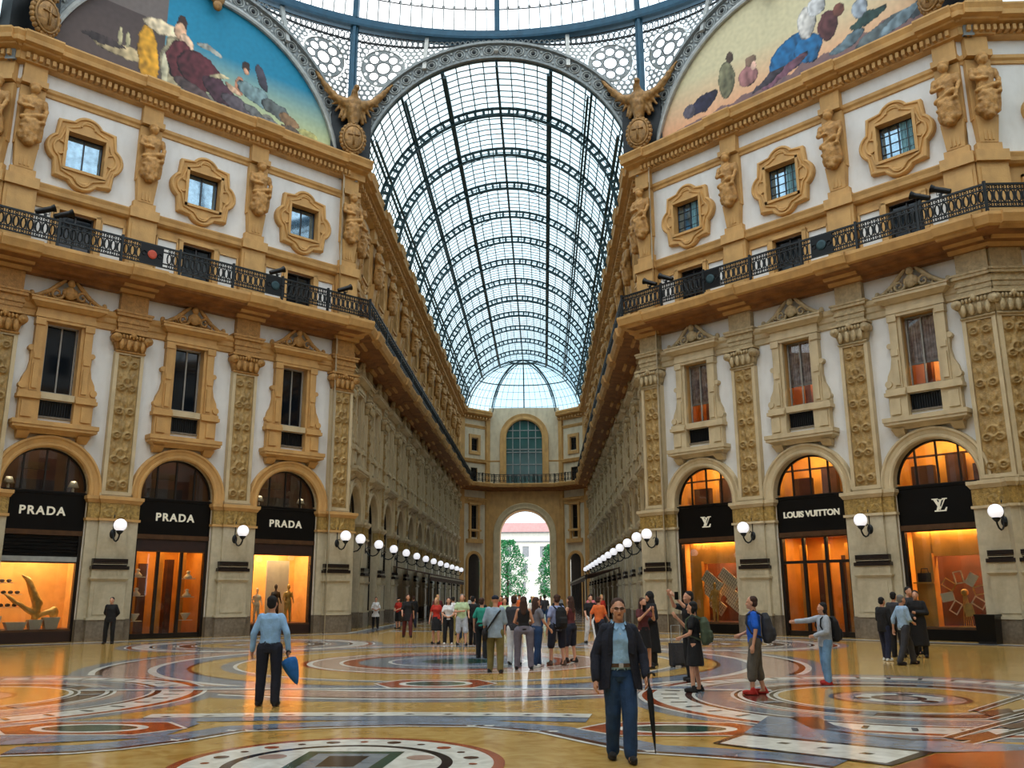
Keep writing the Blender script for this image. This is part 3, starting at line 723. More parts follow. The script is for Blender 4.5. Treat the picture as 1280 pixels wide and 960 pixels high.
# ---------------------------------------------------------------- balcony railings
def rail_run(name, a, b, label, spacing=.27, panels=(), segi=0):
    a, b = Vector(a), Vector(b); L = (b-a).length; t = (b-a)/L; ang = atan2(t.y, t.x)
    r = empty(name, Matrix.Translation((a.x, a.y, 0)) @ Matrix.Rotation(ang, 4, 'Z')); tag(r, label, 'railing')
    mb = MB('iron_dark')
    mb.box(0, L, -.04, .04, 16.82, 16.9); mb.box(0, L, -.03, .03, 15.92, 15.97); mb.box(0, L, -.025, .025, 16.63, 16.68); mb.box(0, L, -.025, .025, 16.09, 16.14)
    mb.build('handrail', r)
    n = int(L/BW*2)+1 if L < 40 else int(L/BW)+1
    if 'post' not in ME: ME['post'] = MB('iron_dark').box(-.05, .05, -.05, .05, 15.76, 16.98).mesh('post')
    for i in range(n+1): link('post', ME['post'], r, Matrix.Translation((L*i/n, 0, 0)))
    mb = MB('iron_dark'); q = .15; seg = 8 if spacing < .3 else 6
    while q < L-.1:
        solid = any(abs(q-p) < .55 for p in panels)
        if not solid:
            mb.tube([(q+.095*cos(6.283*j/seg), 0, 16.385+.24*sin(6.283*j/seg)) for j in range(seg)], .034, 4, closed=True)
            mb.bar((q+.135, 0, 15.95), (q+.135, 0, 16.85), .036); mb.tube([(q+.05*cos(6.283*j/6), 0, 16.745+.05*sin(6.283*j/6)) for j in range(6)], .026, 3, closed=True)
            mb.tube([(q+.05*cos(6.283*j/6), 0, 16.03+.05*sin(6.283*j/6)) for j in range(6)], .026, 3, closed=True)
        elif mb.v:
            mb.build('railing_grille', r); mb = MB('iron_dark')
        q += spacing
    mb.build('railing_grille', r)
    for p in panels:
        pm = MB('black_panel'); pm.box(p-.5, p+.5, -.03, .03, 15.97, 16.82)
        for s in (-1, 1):
            pm.tube([(p+s*.34+.1*cos(j*.9), -.05, 16.4+.1*sin(j*.9)) for j in range(8)], .02, 5)
        po = pm.build('medallion_panel', r)
        e = MB('red_emblem'); e.lathe([(.2, 0), (.2, .04), (.14, .06), (.05, .06)], 16, Matrix.Translation((p, -.03, 16.4)) @ Matrix.Rotation(pi/2, 4, 'X'))
        if segi == 1 and p == panels[0]: e.build('round_emblem', po)
        else:
            e = MB('iron_green'); e.lathe([(.22, 0), (.22, .04), (.14, .06), (.05, .06)], 16, Matrix.Translation((p, -.03, 16.4)) @ Matrix.Rotation(pi/2, 4, 'X')); e.build('round_emblem', po)
RD = 1.38
RL = ['left side gallery', 'left octagon wall', 'left arcade', 'left far facet', 'far end wall', 'right far facet', 'right arcade', 'right octagon wall', 'right side gallery']
for i in range(9):
    a, b = off(i, RD), off(i+1, RD); L = (b-a).length
    pn = ()
    if i == 1: pn = (L-11.17-.3, L-5.5)
    if i == 7: pn = (5.5, 11.2)
    rail_run('balcony_railing', a, b, 'black ironwork railing on the balcony of the %s' % RL[i], .27 if i in (0, 1, 7, 8) else .54, pn, i)
# spotlights on the railing
def spot(M, label, yaw=0):
    r = empty('spotlight', M); tag(r, label, 'spotlight', 'black spotlights clamped on the balcony railings')
    mb = MB('iron_dark'); mb.box(-.05, .05, -.05, .05, 16.86, 17.02); mb.tube([(-.14, 0, 17.2), (-.14, 0, 17.0), (.14, 0, 17.0), (.14, 0, 17.2)], .02, 6); mb.build('yoke', r)
    Mx = Matrix.Translation((0, 0, 17.18)) @ Matrix.Rotation(yaw, 4, 'Z') @ Matrix.Rotation(radians(64 if yaw < 0 else -64), 4, 'Y') @ Matrix.Rotation(radians(-15), 4, 'X')
    mb = MB('black_panel'); mb.lathe([(.06, -.42), (.11, -.4), (.12, -.1), (.12, .2), (.17, .36), (.15, .36), (.1, .2)], 14, Mx); mb.build('housing', r)
for sd, u, wh in ((-1, 15.3, 'outermost on the left balcony'), (-1, 14.6, 'second from the left end of the left balcony'), (-1, 4.84, 'above the nearest window to the gallery, left balcony'), (-1, 1.0, 'at the gallery corner of the left balcony'),
                  (1, 1.3, 'at the gallery corner of the right balcony'), (1, 2.3, 'second from the gallery corner, right balcony'), (1, 14.9, 'second from the outer corner, right balcony'), (1, 15.7, 'at the outer corner of the right balcony')):
    spot(Mch(sd, u, RD), 'black spotlight on the railing, %s' % wh, .5*sd)
# ---------------------------------------------------------------- shop fronts
def text_mesh(s, size, m, font_bold=True, space=1.0, depth=.02):
    cu = bpy.data.curves.new('t', 'FONT'); cu.body = s; cu.size = size; cu.extrude = depth; cu.align_x = 'CENTER'; cu.align_y = 'CENTER'; cu.space_character = space
    cu.offset = .012 if font_bold else 0
    o = bpy.data.objects.new('t', cu); TS.collection.objects.link(o)
    dg = tdg(); me = bpy.data.meshes.new_from_object(o.evaluated_get(dg), depsgraph=dg)
    bpy.data.objects.remove(o); me.materials.clear(); me.materials.append(MATS[m]); return me
TX = Matrix.Rotation(pi/2, 4, 'X')
def fascia(sf, txt, size, kind):
    fb = MB('black_panel').box(-1.64, 1.64, .34, .62, 4.4, 5.93).box(-1.66, 1.66, .3, .6, 5.86, 5.95)
    fb.m('bronze_frame').box(-1.64, 1.64, .3, .6, 4.2, 4.4); fo = fb.build('fascia', sf)
    if kind == 'text':
        t = link('lettering', text_mesh(txt, size, 'silver_text', True, 1.25 if len(txt) < 6 else 1.0), fo, Matrix.Translation((0, .32, 5.15)) @ TX)
    else:                                                     # interlaced L and V monogram
        mb = MB('silver_text'); y0, y1 = .3, .34
        # V with serifs
        mb.prism([(-.3, 5.42), (-.14, 5.42), (.06, 4.98), (.0, 4.86)], y0, y1); mb.prism([(.3, 5.42), (.24, 5.42), (-.01, 4.86), (.05, 4.94)], y0, y1)
        mb.box(-.36, -.06, y0, y1, 5.4, 5.45); mb.box(.14, .38, y0, y1, 5.4, 5.45)
        # slanted L
        mb.prism([(.02, 5.38), (.12, 5.38), (-.08, 4.84), (-.18, 4.84)], y0-.01, y1); mb.box(-.26, .3, y0-.01, y1, 4.8, 4.86)
        mb.prism([(.3, 4.8), (.36, 5.0), (.31, 5.0), (.22, 4.86)], y0-.01, y1); mb.box(-.04, .18, y0-.01, y1, 5.36, 5.4)
        mb.build('monogram', fo, Matrix.Translation((0, 0, 5.13)) @ Matrix.Scale(.78, 4) @ Matrix.Translation((0, .09, -5.13)))
def lunette(sf, m='black_frame'):
    mb = MB(m)
    for x in (-.85, 0, .85):
        mb.box(x-.035, x+.035, .5, .58, 5.93, 6.08+sqrt(1.65**2-x*x))
    ring = [[(x*r/1.65, y, 6.08+(z-6.08)*r/1.65) for r, y in ((1.65, .48), (1.58, .48), (1.58, .6))] for x, z in ap0]
    mb.sweep2(ring); mb.box(-1.65, 1.65, .48, .6, 5.93, 6.0); mb.build('arch_window_frame', sf)
    MB('shop_glass').prism([(x*.98, z) for x, z in ap0]+[(-1.6, 5.95), (1.6, 5.95)], .53, .55).build('arch_window_pane', sf)
def room(sf, name, wall, z0, z1, deep=2.6, back=None):
    mb = MB(wall); mb.box(-1.9, 1.9, deep, deep+.05, z0, z1) if back is None else mb.m(back).box(-1.9, 1.9, deep, deep+.05, z0, z1)
    mb.m(wall).box(-1.95, -1.9, .64, deep, z0, z1).box(1.9, 1.95, .64, deep, z0, z1); mb.m('brown_wall').box(-1.9, 1.9, .64, deep, z0-.05, z0); mb.m(wall).box(-1.9, 1.9, .64, deep, z1, z1+.05)
    return mb.build(name, sf)
def area(sf, x, y, z, sx, sy, e, col, down=True):
    ld = bpy.data.lights.new('ceiling_light', 'AREA'); ld.shape = 'RECTANGLE'; ld.size = sx; ld.size_y = sy; ld.energy = e; ld.color = col
    link('ceiling_light', ld, sf, Matrix.Translation((x, y, z)) @ Matrix.Rotation(0 if down else pi, 4, 'X'))
WARM = (1, .70, .34); WARM2 = (1, .80, .52)
SHOP = {}
for sd in (-1, 1):
    for k in range(3):
        M = Mch(sd, BW*(k+.5)); sf = empty('shopfront', M); SHOP[(sd, k)] = M
        if sd < 0:
            tag(sf, ['shopfront under PRADA sign nearest the gallery, lit display with a tall pale panel', 'middle shopfront under PRADA sign with glass entrance doors', 'leftmost shopfront under PRADA sign with a shuttered band over its display'][k], 'shop')
            fascia(sf, 'PRADA', .47, 'text')
        else:
            tag(sf, ['shopfront with black monogram sign nearest the gallery and leaning panels', 'shopfront with LOUIS VUITTON sign and glass doors', 'rightmost shopfront with black monogram sign and fan of frames'][k], 'shop')
            fascia(sf, 'LOUIS VUITTON', .36, 'text' if k == 1 else 'mono')
        lunette(sf)
        if sd > 0:
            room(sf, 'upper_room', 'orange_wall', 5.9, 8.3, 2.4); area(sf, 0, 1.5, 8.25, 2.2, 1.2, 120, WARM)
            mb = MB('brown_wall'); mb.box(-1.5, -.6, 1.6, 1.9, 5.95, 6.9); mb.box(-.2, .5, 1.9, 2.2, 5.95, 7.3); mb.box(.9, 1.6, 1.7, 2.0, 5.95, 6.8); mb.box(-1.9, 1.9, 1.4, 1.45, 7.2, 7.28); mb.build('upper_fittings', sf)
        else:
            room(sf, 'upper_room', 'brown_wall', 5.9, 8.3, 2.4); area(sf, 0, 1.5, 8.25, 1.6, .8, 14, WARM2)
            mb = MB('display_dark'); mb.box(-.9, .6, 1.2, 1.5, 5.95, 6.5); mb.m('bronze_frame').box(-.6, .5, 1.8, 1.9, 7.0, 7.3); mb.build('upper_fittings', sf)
        # frame of the ground floor
        z1 = 4.2
        mb = MB('black_frame')
        for s in (-1, 1): mb.box(min(s*1.65, s*1.52), max(s*1.65, s*1.52), .36, .62, 0, z1)
        if sd < 0 and k == 2:
            mb.m('iron_grey').box(-1.52, 1.52, .36, .6, 3.15, 3.35); mb.m('black_panel').box(-1.52, 1.52, .58, .64, 3.3, 4.25)
            for i in range(6): mb.box(-1.52, 1.52, .4+.02*(i % 2), .6, 3.35+i*.14, 3.47+i*.14)
            z1 = 3.15
        elif sd < 0: mb.m('display_dark').box(-1.52, 1.52, .36, .6, 3.72, 4.2); z1 = 3.72
        mb.m('bronze_frame').box(-1.52, 1.52, .38, .56, z1-.06, z1)
        if k != 1:
            mb.m('black_panel' if sd > 0 else 'display_dark').box(-1.55, 1.55, .3, .66, 0, .42); mb.m('bronze_frame').box(-1.55, 1.55, .32, .6, .42, .5)
            zb = .5
        else:
            zb = .06; mb.m('black_frame')
            for x in (-.55, .5): mb.box(x-.06, x+.06, .42, .56, 0, z1)
            if sd > 0: mb.box(-1.52, 1.52, .4, .58, 3.05, 3.17); mb.box(1.05, 1.2, .42, .56, 0, 3.1)
            mb.box(-1.52, 1.52, .42, .56, 0, .22)
        mb.build('frame', sf)
        MB('shop_glass').box(-1.52, 1.52, .48, .5, zb, z1).build('display_pane', sf)
        room(sf, 'shop_room', 'orange_wall' if (sd > 0 or k == 1) else 'amber_wall', .02 if k == 1 else .5, 4.3, 2.6 if k != 1 else 3.2, back='brown_wall' if (sd > 0 and k != 1) else None)
        area(sf, 0, 1.5, 4.25, 2.6, 1.4, (300 if k != 1 else 130) if sd > 0 else (270 if k != 1 else 120), (1, .58, .2) if k == 1 else ((1, .64, .27) if sd > 0 else (1, .74, .42)))
        if sd > 0 and k != 1:                                   # glowing orange box around the darker stage
            mb = MB('orange_wall'); mb.box(-1.5, -.75, 1.0, 1.3, .5, 4.2); mb.box(-.8, 1.5, 1.0, 1.3, 3.2, 4.2); mb.box(-.82, -.72, .8, 1.3, .5, 3.3); mb.build('orange_surround', sf)
        if k == 1:
            mb = MB('orange_wall')
            for x in (-1.3, -.2, .85): mb.box(x, x+.28, 1.4, 1.6, .05, 3.9)
            mb.m('brown_wall').box(-.75, -.4, 1.9, 2.3, .05, 3.2).box(.45, .75, 1.8, 2.2, .05, 3.4); mb.build('door_fittings', sf)
# window displays : each object on its own
def disp(name, M, loc, mesh_or_mb, label, cat, group=None, rot=None):
    T = M @ Matrix.Translation(loc)
    if rot is not None: T = T @ rot
    me = mesh_or_mb.mesh(name) if isinstance(mesh_or_mb, MB) else mesh_or_mb
    o = link(name, me, None, T); tag(o, label, cat, group); return o
M = SHOP[(1, 0)]                                             # leaning grid panels with striped mannequin legs
gp = MB('display_white'); gp.box(-.55, .55, 0, .05, -.28, .28); gp.m('brown_wall')
for i in range(1, 10): gp.box(-.55+i*.11-.008, -.55+i*.11+.008, -.006, .0, -.26, .26)
for i in range(1, 4): gp.box(-.55, .55, -.006, 0, -.28+i*.14-.006, -.28+i*.14+.006)
gpm = gp.mesh('grid_panel')
for i, (x, z, lb) in enumerate(((-.1, 2.35, 'upper left'), (.75, 2.45, 'upper right'), (-.35, 1.85, 'middle left'), (.55, 1.85, 'middle right'), (.85, 1.3, 'lowest right'), (-.4, 1.3, 'lowest left'))):
    disp('slanted_board', M, (x, .7+.13*i, z), gpm, 'pale slanted grid board, %s, right shop window nearest the gallery' % lb, 'display panel', 'slanted grid panels in the shop window', Matrix.Rotation(radians(38), 4, 'Y'))
def mannequin(M, loc, mname, label, s=1.0):
    its = [('cap', (-.1, 0, .05), (-.1, 0, .5), .05, .07), ('cap', (-.1, 0, .5), (-.09, 0, .95), .07, .1), ('cap', (.12, -.05, .05), (.11, -.02, .5), .05, .07), ('cap', (.11, -.02, .5), (.09, 0, .95), .07, .1),
           ('loft', [(.9, 0, 0, .17, .12), (1.0, 0, 0, .18, .13), (1.15, 0, 0, .13, .1), (1.35, 0, 0, .17, .12), (1.45, 0, 0, .15, .08), (1.5, 0, 0, .06, .05)]), ('cap', (0, 0, 1.48), (0, 0, 1.6), .05, .05), ('ell', (0, 0, 1.7), (.08, .1, .13)),
           ('cap', (-.18, 0, 1.42), (-.26, 0, 1.15), .05, .04), ('cap', (-.26, 0, 1.15), (-.2, -.12, .95), .04, .03), ('cap', (.18, 0, 1.42), (.25, 0, 1.15), .05, .04), ('cap', (.25, 0, 1.15), (.3, -.05, .92), .04, .03)]
    me = blob(its, .03, mname, 2); T = M @ Matrix.Translation(loc) @ Matrix.Scale(s, 4)
    o = link('mannequin', me, None, T); tag(o, label, 'mannequin'); return o
mannequin(M, (.05, .68, .5), 'display_gold', 'pale standing mannequin before slanted panels in the right shop window')
M = SHOP[(1, 2)]                                             # fan of open frames on thin stems
for i in range(8):
    a = 2*pi*i/8+.2; fr = MB('display_white' if i % 3 else 'display_gold')
    for q in ((-.17, -.13, -.24, .24), (.13, .17, -.24, .24), (-.17, .17, .2, .24), (-.17, .17, -.24, -.2)): fr.box(q[0], q[1], -.02, .02, q[2], q[3])
    if i in (1, 4, 6): fr.box(-.13, .13, 0, .01, -.2, .2)
    wh = ['on the right', 'upper right', 'at the top', 'upper left', 'on the left', 'lower left', 'at the bottom', 'lower right'][i]
    disp('open_frame', M, (.35+.62*cos(a), .75, 1.75+.62*sin(a)), fr, 'open picture frame radiating from the fan in the rightmost shop window, %s' % wh, 'frame', 'frames fanned out in the rightmost shop window', Matrix.Rotation(-(a-pi/2), 4, 'Y'))
st = MB('display_gold'); st.smooth = True
for i in range(5): st.tube([(-.15+i*.08, 0, 0), (-.06+i*.03, 0, 1.2)], .015, 6)
st.sph((0, 0, 1.27), .14, 12, 8); st.lathe([(.3, -.02), (.3, .02), (.05, .03)], 16)
disp('display_stand', M, (.35, .85, .52), st, 'thin-legged golden stand holding the fan of frames in the rightmost shop window', 'stand')
bx = MB('display_dark'); bx.box(-.25, .25, -.1, .1, 0, .35); bx.tube([(-.15, 0, .35), (-.12, 0, .52), (.12, 0, .52), (.15, 0, .35)], .02, 6)
disp('handbag', M, (-1.1, .9, 2.2), bx, 'dark handbag on an orange shelf in the rightmost shop window', 'bag')
sh = MB('orange_wall'); sh.box(-.4, .4, -.2, .2, 0, .05); disp('display_shelf', M, (-1.1, .88, 2.14), sh, 'orange wall shelf in the rightmost shop window', 'shelf')
M = SHOP[(-1, 2)]                                            # golden plumes and pedestals
pl = blob([('cap', (0, 0, 0), (.05, 0, .8), .1, .2), ('cap', (.05, 0, .8), (-.35, 0, 1.7), .2, .12), ('cap', (-.35, 0, 1.7), (-.6, 0, 1.9), .12, .04), ('cap', (0, 0, .4), (-.8, 0, .9), .12, .08), ('cap', (-.8, 0, .9), (-1.2, 0, 1.2), .1, .03), ('cap', (.05, 0, .3), (.6, 0, .5), .1, .12), ('ell', (.7, 0, .45), (.2, .12, .25))], .03, 'display_gold', 2, .03, 5)
disp('golden_plume', M, (.35, 1.0, .7), pl, 'golden curling plume sculpture in the leftmost shop window', 'sculpture')
for i, (x, z, w, lb) in enumerate(((-.35, .5, .45, 'low white sloping'), (.35, .5, .3, 'small white'), (.95, .5, .35, 'right-hand white'), (-1.15, .5, .3, 'left-hand white'))):
    pd = MB('display_white'); pd.frus(-w*.6, w*.6, -.2, .2, 0, .3+.08*i, w*.3, .02); disp('display_plinth', M, (x, .95, z), pd, '%s plinth in the leftmost shop window' % lb, 'plinth', 'white plinths in the leftmost shop window')
for i, (x, z) in enumerate(((-.6, 1.35), (-.55, 1.85), (-.9, 2.3))):
    s_ = MB('display_white'); s_.box(-.4, .4, -.12, .12, 0, .03); s_.m('display_dark')
    for j in range(3): s_.sph((-.25+j*.25, 0, .1), (.1, .06, .07), 8, 6)
    disp('shoe_shelf', M, (x, 1.3, z), s_, '%s glass shelf of dark shoes in the leftmost shop window' % ['lowest', 'middle', 'highest'][i], 'shelf', 'shoe shelves in the leftmost shop window')
M = SHOP[(-1, 1)]
for i, (x, z) in enumerate(((1.05, 2.55), (1.05, 1.75), (-1.2, 2.6), (-1.2, 1.8), (1.05, .75), (-1.2, .75))):
    s_ = MB('display_white'); s_.smooth = True; s_.box(-.3, .3, -.14, .14, -.03, 0)
    s_.lathe([(.16, 0), (.2, .06), (.1, .16), (.06, .22), (.1, .3), (.03, .34)] if i < 4 else [(.05, 0), (.12, .1), (.22, .28), (.2, .3), (.05, .1)], 12)
    disp('display_vase', M, (x, .9, z), s_, 'white ornament on a shelf beside the middle left entrance, %s' % ['upper right', 'centre right', 'upper left', 'centre left', 'bottom right', 'bottom left'][i], 'ornament', 'white ornaments beside the middle left entrance')
M = SHOP[(-1, 0)]
pn = MB('display_white'); pn.box(-.65, .55, 0, .06, 0, 2.9); disp('tall_panel', M, (.35, 1.35, .55), pn, 'tall pale glowing panel in the left shop window nearest the gallery', 'panel')
mannequin(M, (.05, 1.0, .5), 'display_dark', 'dark-clothed mannequin before a tall pale panel')
mannequin(M, (.62, .8, .5), 'display_gold', 'mustard-clothed mannequin before a tall pale panel')
mannequin(M, (-.95, .95, .5), 'display_white', 'white-clothed mannequin at the left of the display nearest the gallery', .9)
# window table lamps above the left signs
tl = MB('display_white'); tl.smooth = True; tl.lathe([(.22, .25), (.12, .5), (.11, .5), (.2, .25)], 16); tl.lathe([(.1, 0), (.05, .08), (.06, .16), (.02, .26)], 12)
tlm = tl.mesh('table_lamp')
for k, x, wh in ((2, 1.2, 'right end of the leftmost arch window'), (2, -1.25, 'left end of the leftmost arch window'), (0, 1.0, 'right end of the arch window nearest the gallery'), (0, -1.25, 'left end of the arch window nearest the gallery')):
    T = SHOP[(-1, k)] @ Matrix.Translation((x, .75, 5.97)); o = link('table_lamp', tlm, None, T); tag(o, 'small white shaded table lamp, %s' % wh, 'lamp', 'white table lamps in the upper shop windows')
    ld = bpy.data.lights.new('lamp_bulb', 'POINT'); ld.energy = 5; ld.color = (1, .85, .65); ld.shadow_soft_size = .05; link('lamp_bulb', ld, o, Matrix.Translation((0, -.1, .62)))
# arcade shops
sa = MB('black_frame'); sa.box(-1.65, 1.65, .5, .62, 4.6, 5.5)
for x in (-1.6, -.55, .55, 1.6): sa.box(x-.05, x+.05, .5, .6, 0, 6.0 if abs(x) > 1 else 7.4)
sa.box(-1.65, 1.65, .5, .6, 0, .5); ring = [[(x*r/1.65, y, 6.08+(z-6.08)*r/1.65) for r, y in ((1.65, .5), (1.58, .5), (1.58, .6))] for x, z in ap0]; sa.sweep2(ring)
ME['arc_frame'] = sa.mesh('arcade_frame')
ME['arc_pane'] = MB('shop_glass').prism([(x*.98, z) for x, z in ap0]+[(-1.6, .5), (1.6, .5)], .56, .57).mesh('pane')
ar = MB('brown_wall'); ar.box(-1.9, 1.9, 2.4, 2.45, 0, 8.0); ar.box(-1.95, -1.9, .64, 2.4, 0, 8.0); ar.box(1.9, 1.95, .64, 2.4, 0, 8.0); ar.box(-1.9, 1.9, .64, 2.4, 8.0, 8.05); ar.box(-1.9, 1.9, .64, 2.4, -.05, 0); ar.m('amber_wall').box(-1.2, 1.2, 2.3, 2.35, .6, 3.6)
ME['arc_room'] = ar.mesh('room')
for M, kd, sd, k in BAYS:
    if kd == 'chamfer': continue
    sf = empty('shopfront', M); tag(sf, 'dark glazed arcade shop in the %s' % place(kd, sd, k) if kd == 'arm' else 'dark glazed shop on the %s side gallery wall' % SD[sd], 'shop')
    link('frame', ME['arc_frame'], sf); link('pane', ME['arc_pane'], sf); link('room', ME['arc_room'], sf)
    if kd == 'arm' and k < 7: area(sf, 0, 1.5, 4.4, 2.2, 1.0, 30, WARM2)
# cafe awnings in the arcade
def awning(sd, y0, y1, label, proj=2.6):
    r = empty('cafe_awning', Matrix.Translation((sd*HA, y0, 0))); tag(r, label, 'awning'); L = y1-y0; s = -sd
    mb = MB('awning'); mb.add([(0, 0, 3.75), (s*proj, 0, 3.2), (s*proj, L, 3.2), (0, L, 3.75), (0, 0, 3.68), (s*proj, 0, 3.13), (s*proj, L, 3.13), (0, L, 3.68)], [(0, 1, 2, 3), (4, 7, 6, 5), (0, 4, 5, 1), (3, 2, 6, 7), (1, 5, 6, 2)]); mb.build('canopy', r)
    mb = MB('cream_line'); mb.box(min(s*proj, s*(proj+.03)), max(s*proj, s*(proj+.03)), 0, L, 3.02, 3.12); mb.m('awning').box(min(s*proj, s*(proj+.02)), max(s*proj, s*(proj+.02)), 0, L, 2.75, 3.02); mb.build('valance', r)
    n = max(2, int(L/5))
    for i in range(n+1): MB('iron_dark').box(s*(proj-.1)-.04, s*(proj-.1)+.04, L*i/n*.98, L*i/n*.98+.08, 0, 3.2).build('post', r)
awning(-1, 62, 88, 'long brown cafe awning with pale edge in front of the left arcade')
awning(1, 67, 104, 'long brown cafe awning with dark posts in front of the right arcade')
# bin by the right outer pier
b_ = MB('black_panel'); b_.frus(-.3, .3, -.3, .3, 0, .95, .04, .04); b_.box(-.36, .36, -.36, .36, .95, 1.02); b_.m('black_frame').box(-.3, .3, -.33, .3, .0, .08)
o = b_.build('litter_bin', None, Mch(1, 15.3, .75)); tag(o, 'black square litter bin at the foot of the rightmost corner pier', 'bin')
# ---------------------------------------------------------------- glass roof of the gallery
VZ, VR = 23.9, 7.72
def vpt(a, y, r=VR): return (r*cos(a), y, VZ+r*sin(a))
a0 = .13
def roof():
    mb = MB('roof_glass'); n = 40
    ys = [45.3, D1]
    for y0, y1 in [(45.3, D1)]:
        for i in range(n):
            a, b = a0+(pi-2*a0)*i/n, a0+(pi-2*a0)*(i+1)/n
            mb.add([vpt(a, y0), vpt(b, y0), vpt(b, y1), vpt(a, y1)], [(0, 1, 2, 3)])
    return mb
R_ = empty('ceiling', None); tag(R_, 'barrel-vaulted iron and glass roof over the long gallery', 'glass roof', kind='structure')
roof().build('panes', R_)
mb = MB('iron_green')                                         # thin glazing bars
for i in range(1, 28):
    a = a0+(pi-2*a0)*i/28; mb.bar(vpt(a, 45.3, VR-.03), vpt(a, D1, VR-.03), .06)
y = 45.3
while y < D1:
    for i in range(20):
        a, b = a0+(pi-2*a0)*i/20, a0+(pi-2*a0)*(i+1)/20; mb.bar(vpt(a, y, VR-.02), vpt(b, y, VR-.02), .045)
    y += .644
mb.build('glazing_bars', R_)
mb = MB('iron_green')                                         # purlins
for ang in (22, 45, 66, 90, 114, 135, 158):
    a = radians(ang); w = .26 if ang in (66, 114) else .17
    for r in (VR-.1, VR-.42): mb.bar(vpt(a, 45.3, r), vpt(a, D1, r), w*.75)
mb.build('purlins', R_)
k = 0; y = 50.4
while y < D1-1:
    mb = MB('iron_green'); n = 40
    for r, w in ((VR-.1, .16), (VR-.58, .17)):
        for i in range(n):
            a, b = a0+(pi-2*a0)*i/n, a0+(pi-2*a0)*(i+1)/n; mb.bar(vpt(a, y, r), vpt(b, y, r), w, .12)
    for i in range(n+1):
        a = a0+(pi-2*a0)*i/n; mb.bar(vpt(a, y, VR-.1), vpt(a, y, VR-.58), .16)
    if k < 6:
        for s in (-1, 1):
            mb.tube([vpt(pi/2+s*t, y, VR-.5-.55*((abs(t)-.02)/.4)**2 if abs(t) > .02 else VR-.5) for t in (.05, .12, .2, .28, .36, .42)], .03, 5)
    mb.build('arch_rib', R_); y += 5.15; k += 1
# hipped apse roof at the far end
mb = MB('roof_glass'); ns, nt = 16, 10; CY = D2-D1+1.2
def apt(th, ph, r=1.0):                                       # th around, ph up
    return (VR*r*cos(ph)*sin(th), D1+CY*r*cos(ph)*cos(th), VZ+VR*r*sin(ph))
for i in range(ns):
    for j in range(nt):
        t0, t1 = -pi/2+pi*i/ns, -pi/2+pi*(i+1)/ns; p0, p1 = .2+(pi/2-.2)*j/nt, .2+(pi/2-.2)*(j+1)/nt
        mb.add([apt(t0, p0), apt(t1, p0), apt(t1, p1), apt(t0, p1)], [(0, 1, 2, 3)])
R2 = empty('ceiling', None); tag(R2, 'half-dome of iron and glass closing the far end of the gallery roof', 'glass roof', kind='structure')
mb.build('panes', R2)
mb = MB('iron_green')
for th in (-pi/2, -.62, 0, .62, pi/2):
    for j in range(nt): mb.bar(apt(th, .2+(pi/2-.2)*j/nt, .985), apt(th, .2+(pi/2-.2)*(j+1)/nt, .985), .16)
    for j in range(nt): mb.bar(apt(th, .2+(pi/2-.2)*j/nt, .94), apt(th, .2+(pi/2-.2)*(j+1)/nt, .94), .1)
for i in range(1, 28):
    th = -pi/2+pi*i/28
    for j in range(0, nt-2): mb.bar(apt(th, .2+(pi/2-.2)*j/nt, .99), apt(th, .2+(pi/2-.2)*(j+1)/nt, .99), .035)
for ph, w in [(.3+.14*i, .04) for i in range(8)]+[(.72, .12), (1.33, .2)]:
    for i in range(20): mb.bar(apt(-pi/2+pi*i/20, ph, .99), apt(-pi/2+pi*(i+1)/20, ph, .99), w)
mb.build('ribs', R2)
# ---------------------------------------------------------------- octagon: arch bands, lacework, ring, dome
RI, RO, ZR, RR = 7.72, 8.78, 33.55, 21.35
AP = 19.75
def Moct(k): return Matrix.Translation((OC[0], OC[1], 0)) @ Matrix.Rotation(-k*pi/4, 4, 'Z')
FN = {0: 'over the gallery mouth', 1: 'over the right mural', -1: 'over the left mural', 2: 'over the right side gallery', -2: 'over the left side gallery'}
def band(k):
    r = empty('arch_band', Moct(k)); tag(r, 'grey iron arch band with round rosettes %s' % FN[k], 'arch', kind='structure')
    mb = MB('lace_grey'); n = 56; A, B = .02, pi-.02; y = AP+.3
    P = lambda a, rr, yy: (rr*cos(a), yy, VZ+rr*sin(a))
    rings = []
    for i in range(n+1):
        a = A+(B-A)*i/n
        rings.append([P(a, RI-.02, y+.25), P(a, RI-.02, y-.18), P(a, RI+.1, y-.2), P(a, RI+.13, y), P(a, RO-.18, y), P(a, RO-.14, y-.2), P(a, RO, y-.2), P(a, RO, y+.25)])
    mb.sweep2(rings); mb.build('plate', r)
    mb = MB('lace_light'); mb.smooth = True; m = 30
    for i in range(m):
        a = A+(B-A)*(i+.5)/m; c = P(a, (RI+RO)/2, y-.06)
        for rr, w in ((.3, .035), (.17, .03)):
            mb.tube([(c[0]+rr*cos(6.283*j/10), c[1], c[2]+rr*sin(6.283*j/10)) for j in range(10)], w, 4, closed=True)
        if i < m-1:
            b = A+(B-A)*(i+1)/m
            for q in (RI+.28, RO-.32): e = P(b, q, y-.05); mb.sph(e, (.08, .04, .08), 6, 4)
    mb.build('rosettes', r)
    mb = MB('iron_dark'); mb.smooth = True
    for i in range(m): a = A+(B-A)*(i+.5)/m; mb.sph(P(a, (RI+RO)/2, y-.05), (.1, .05, .1), 8, 5)
    mb.build('rosette_hearts', r)
def surf(x, z):                                               # lace surface between arch plane and the ring
    zb = VZ+sqrt(max(RO**2-x*x, 0)) if abs(x) < RO else VZ
    t = min(max((z-zb)/(ZR-zb), 0), 1)
    return AP+.32+t*(sqrt(RR**2-x*x)-AP-.32)
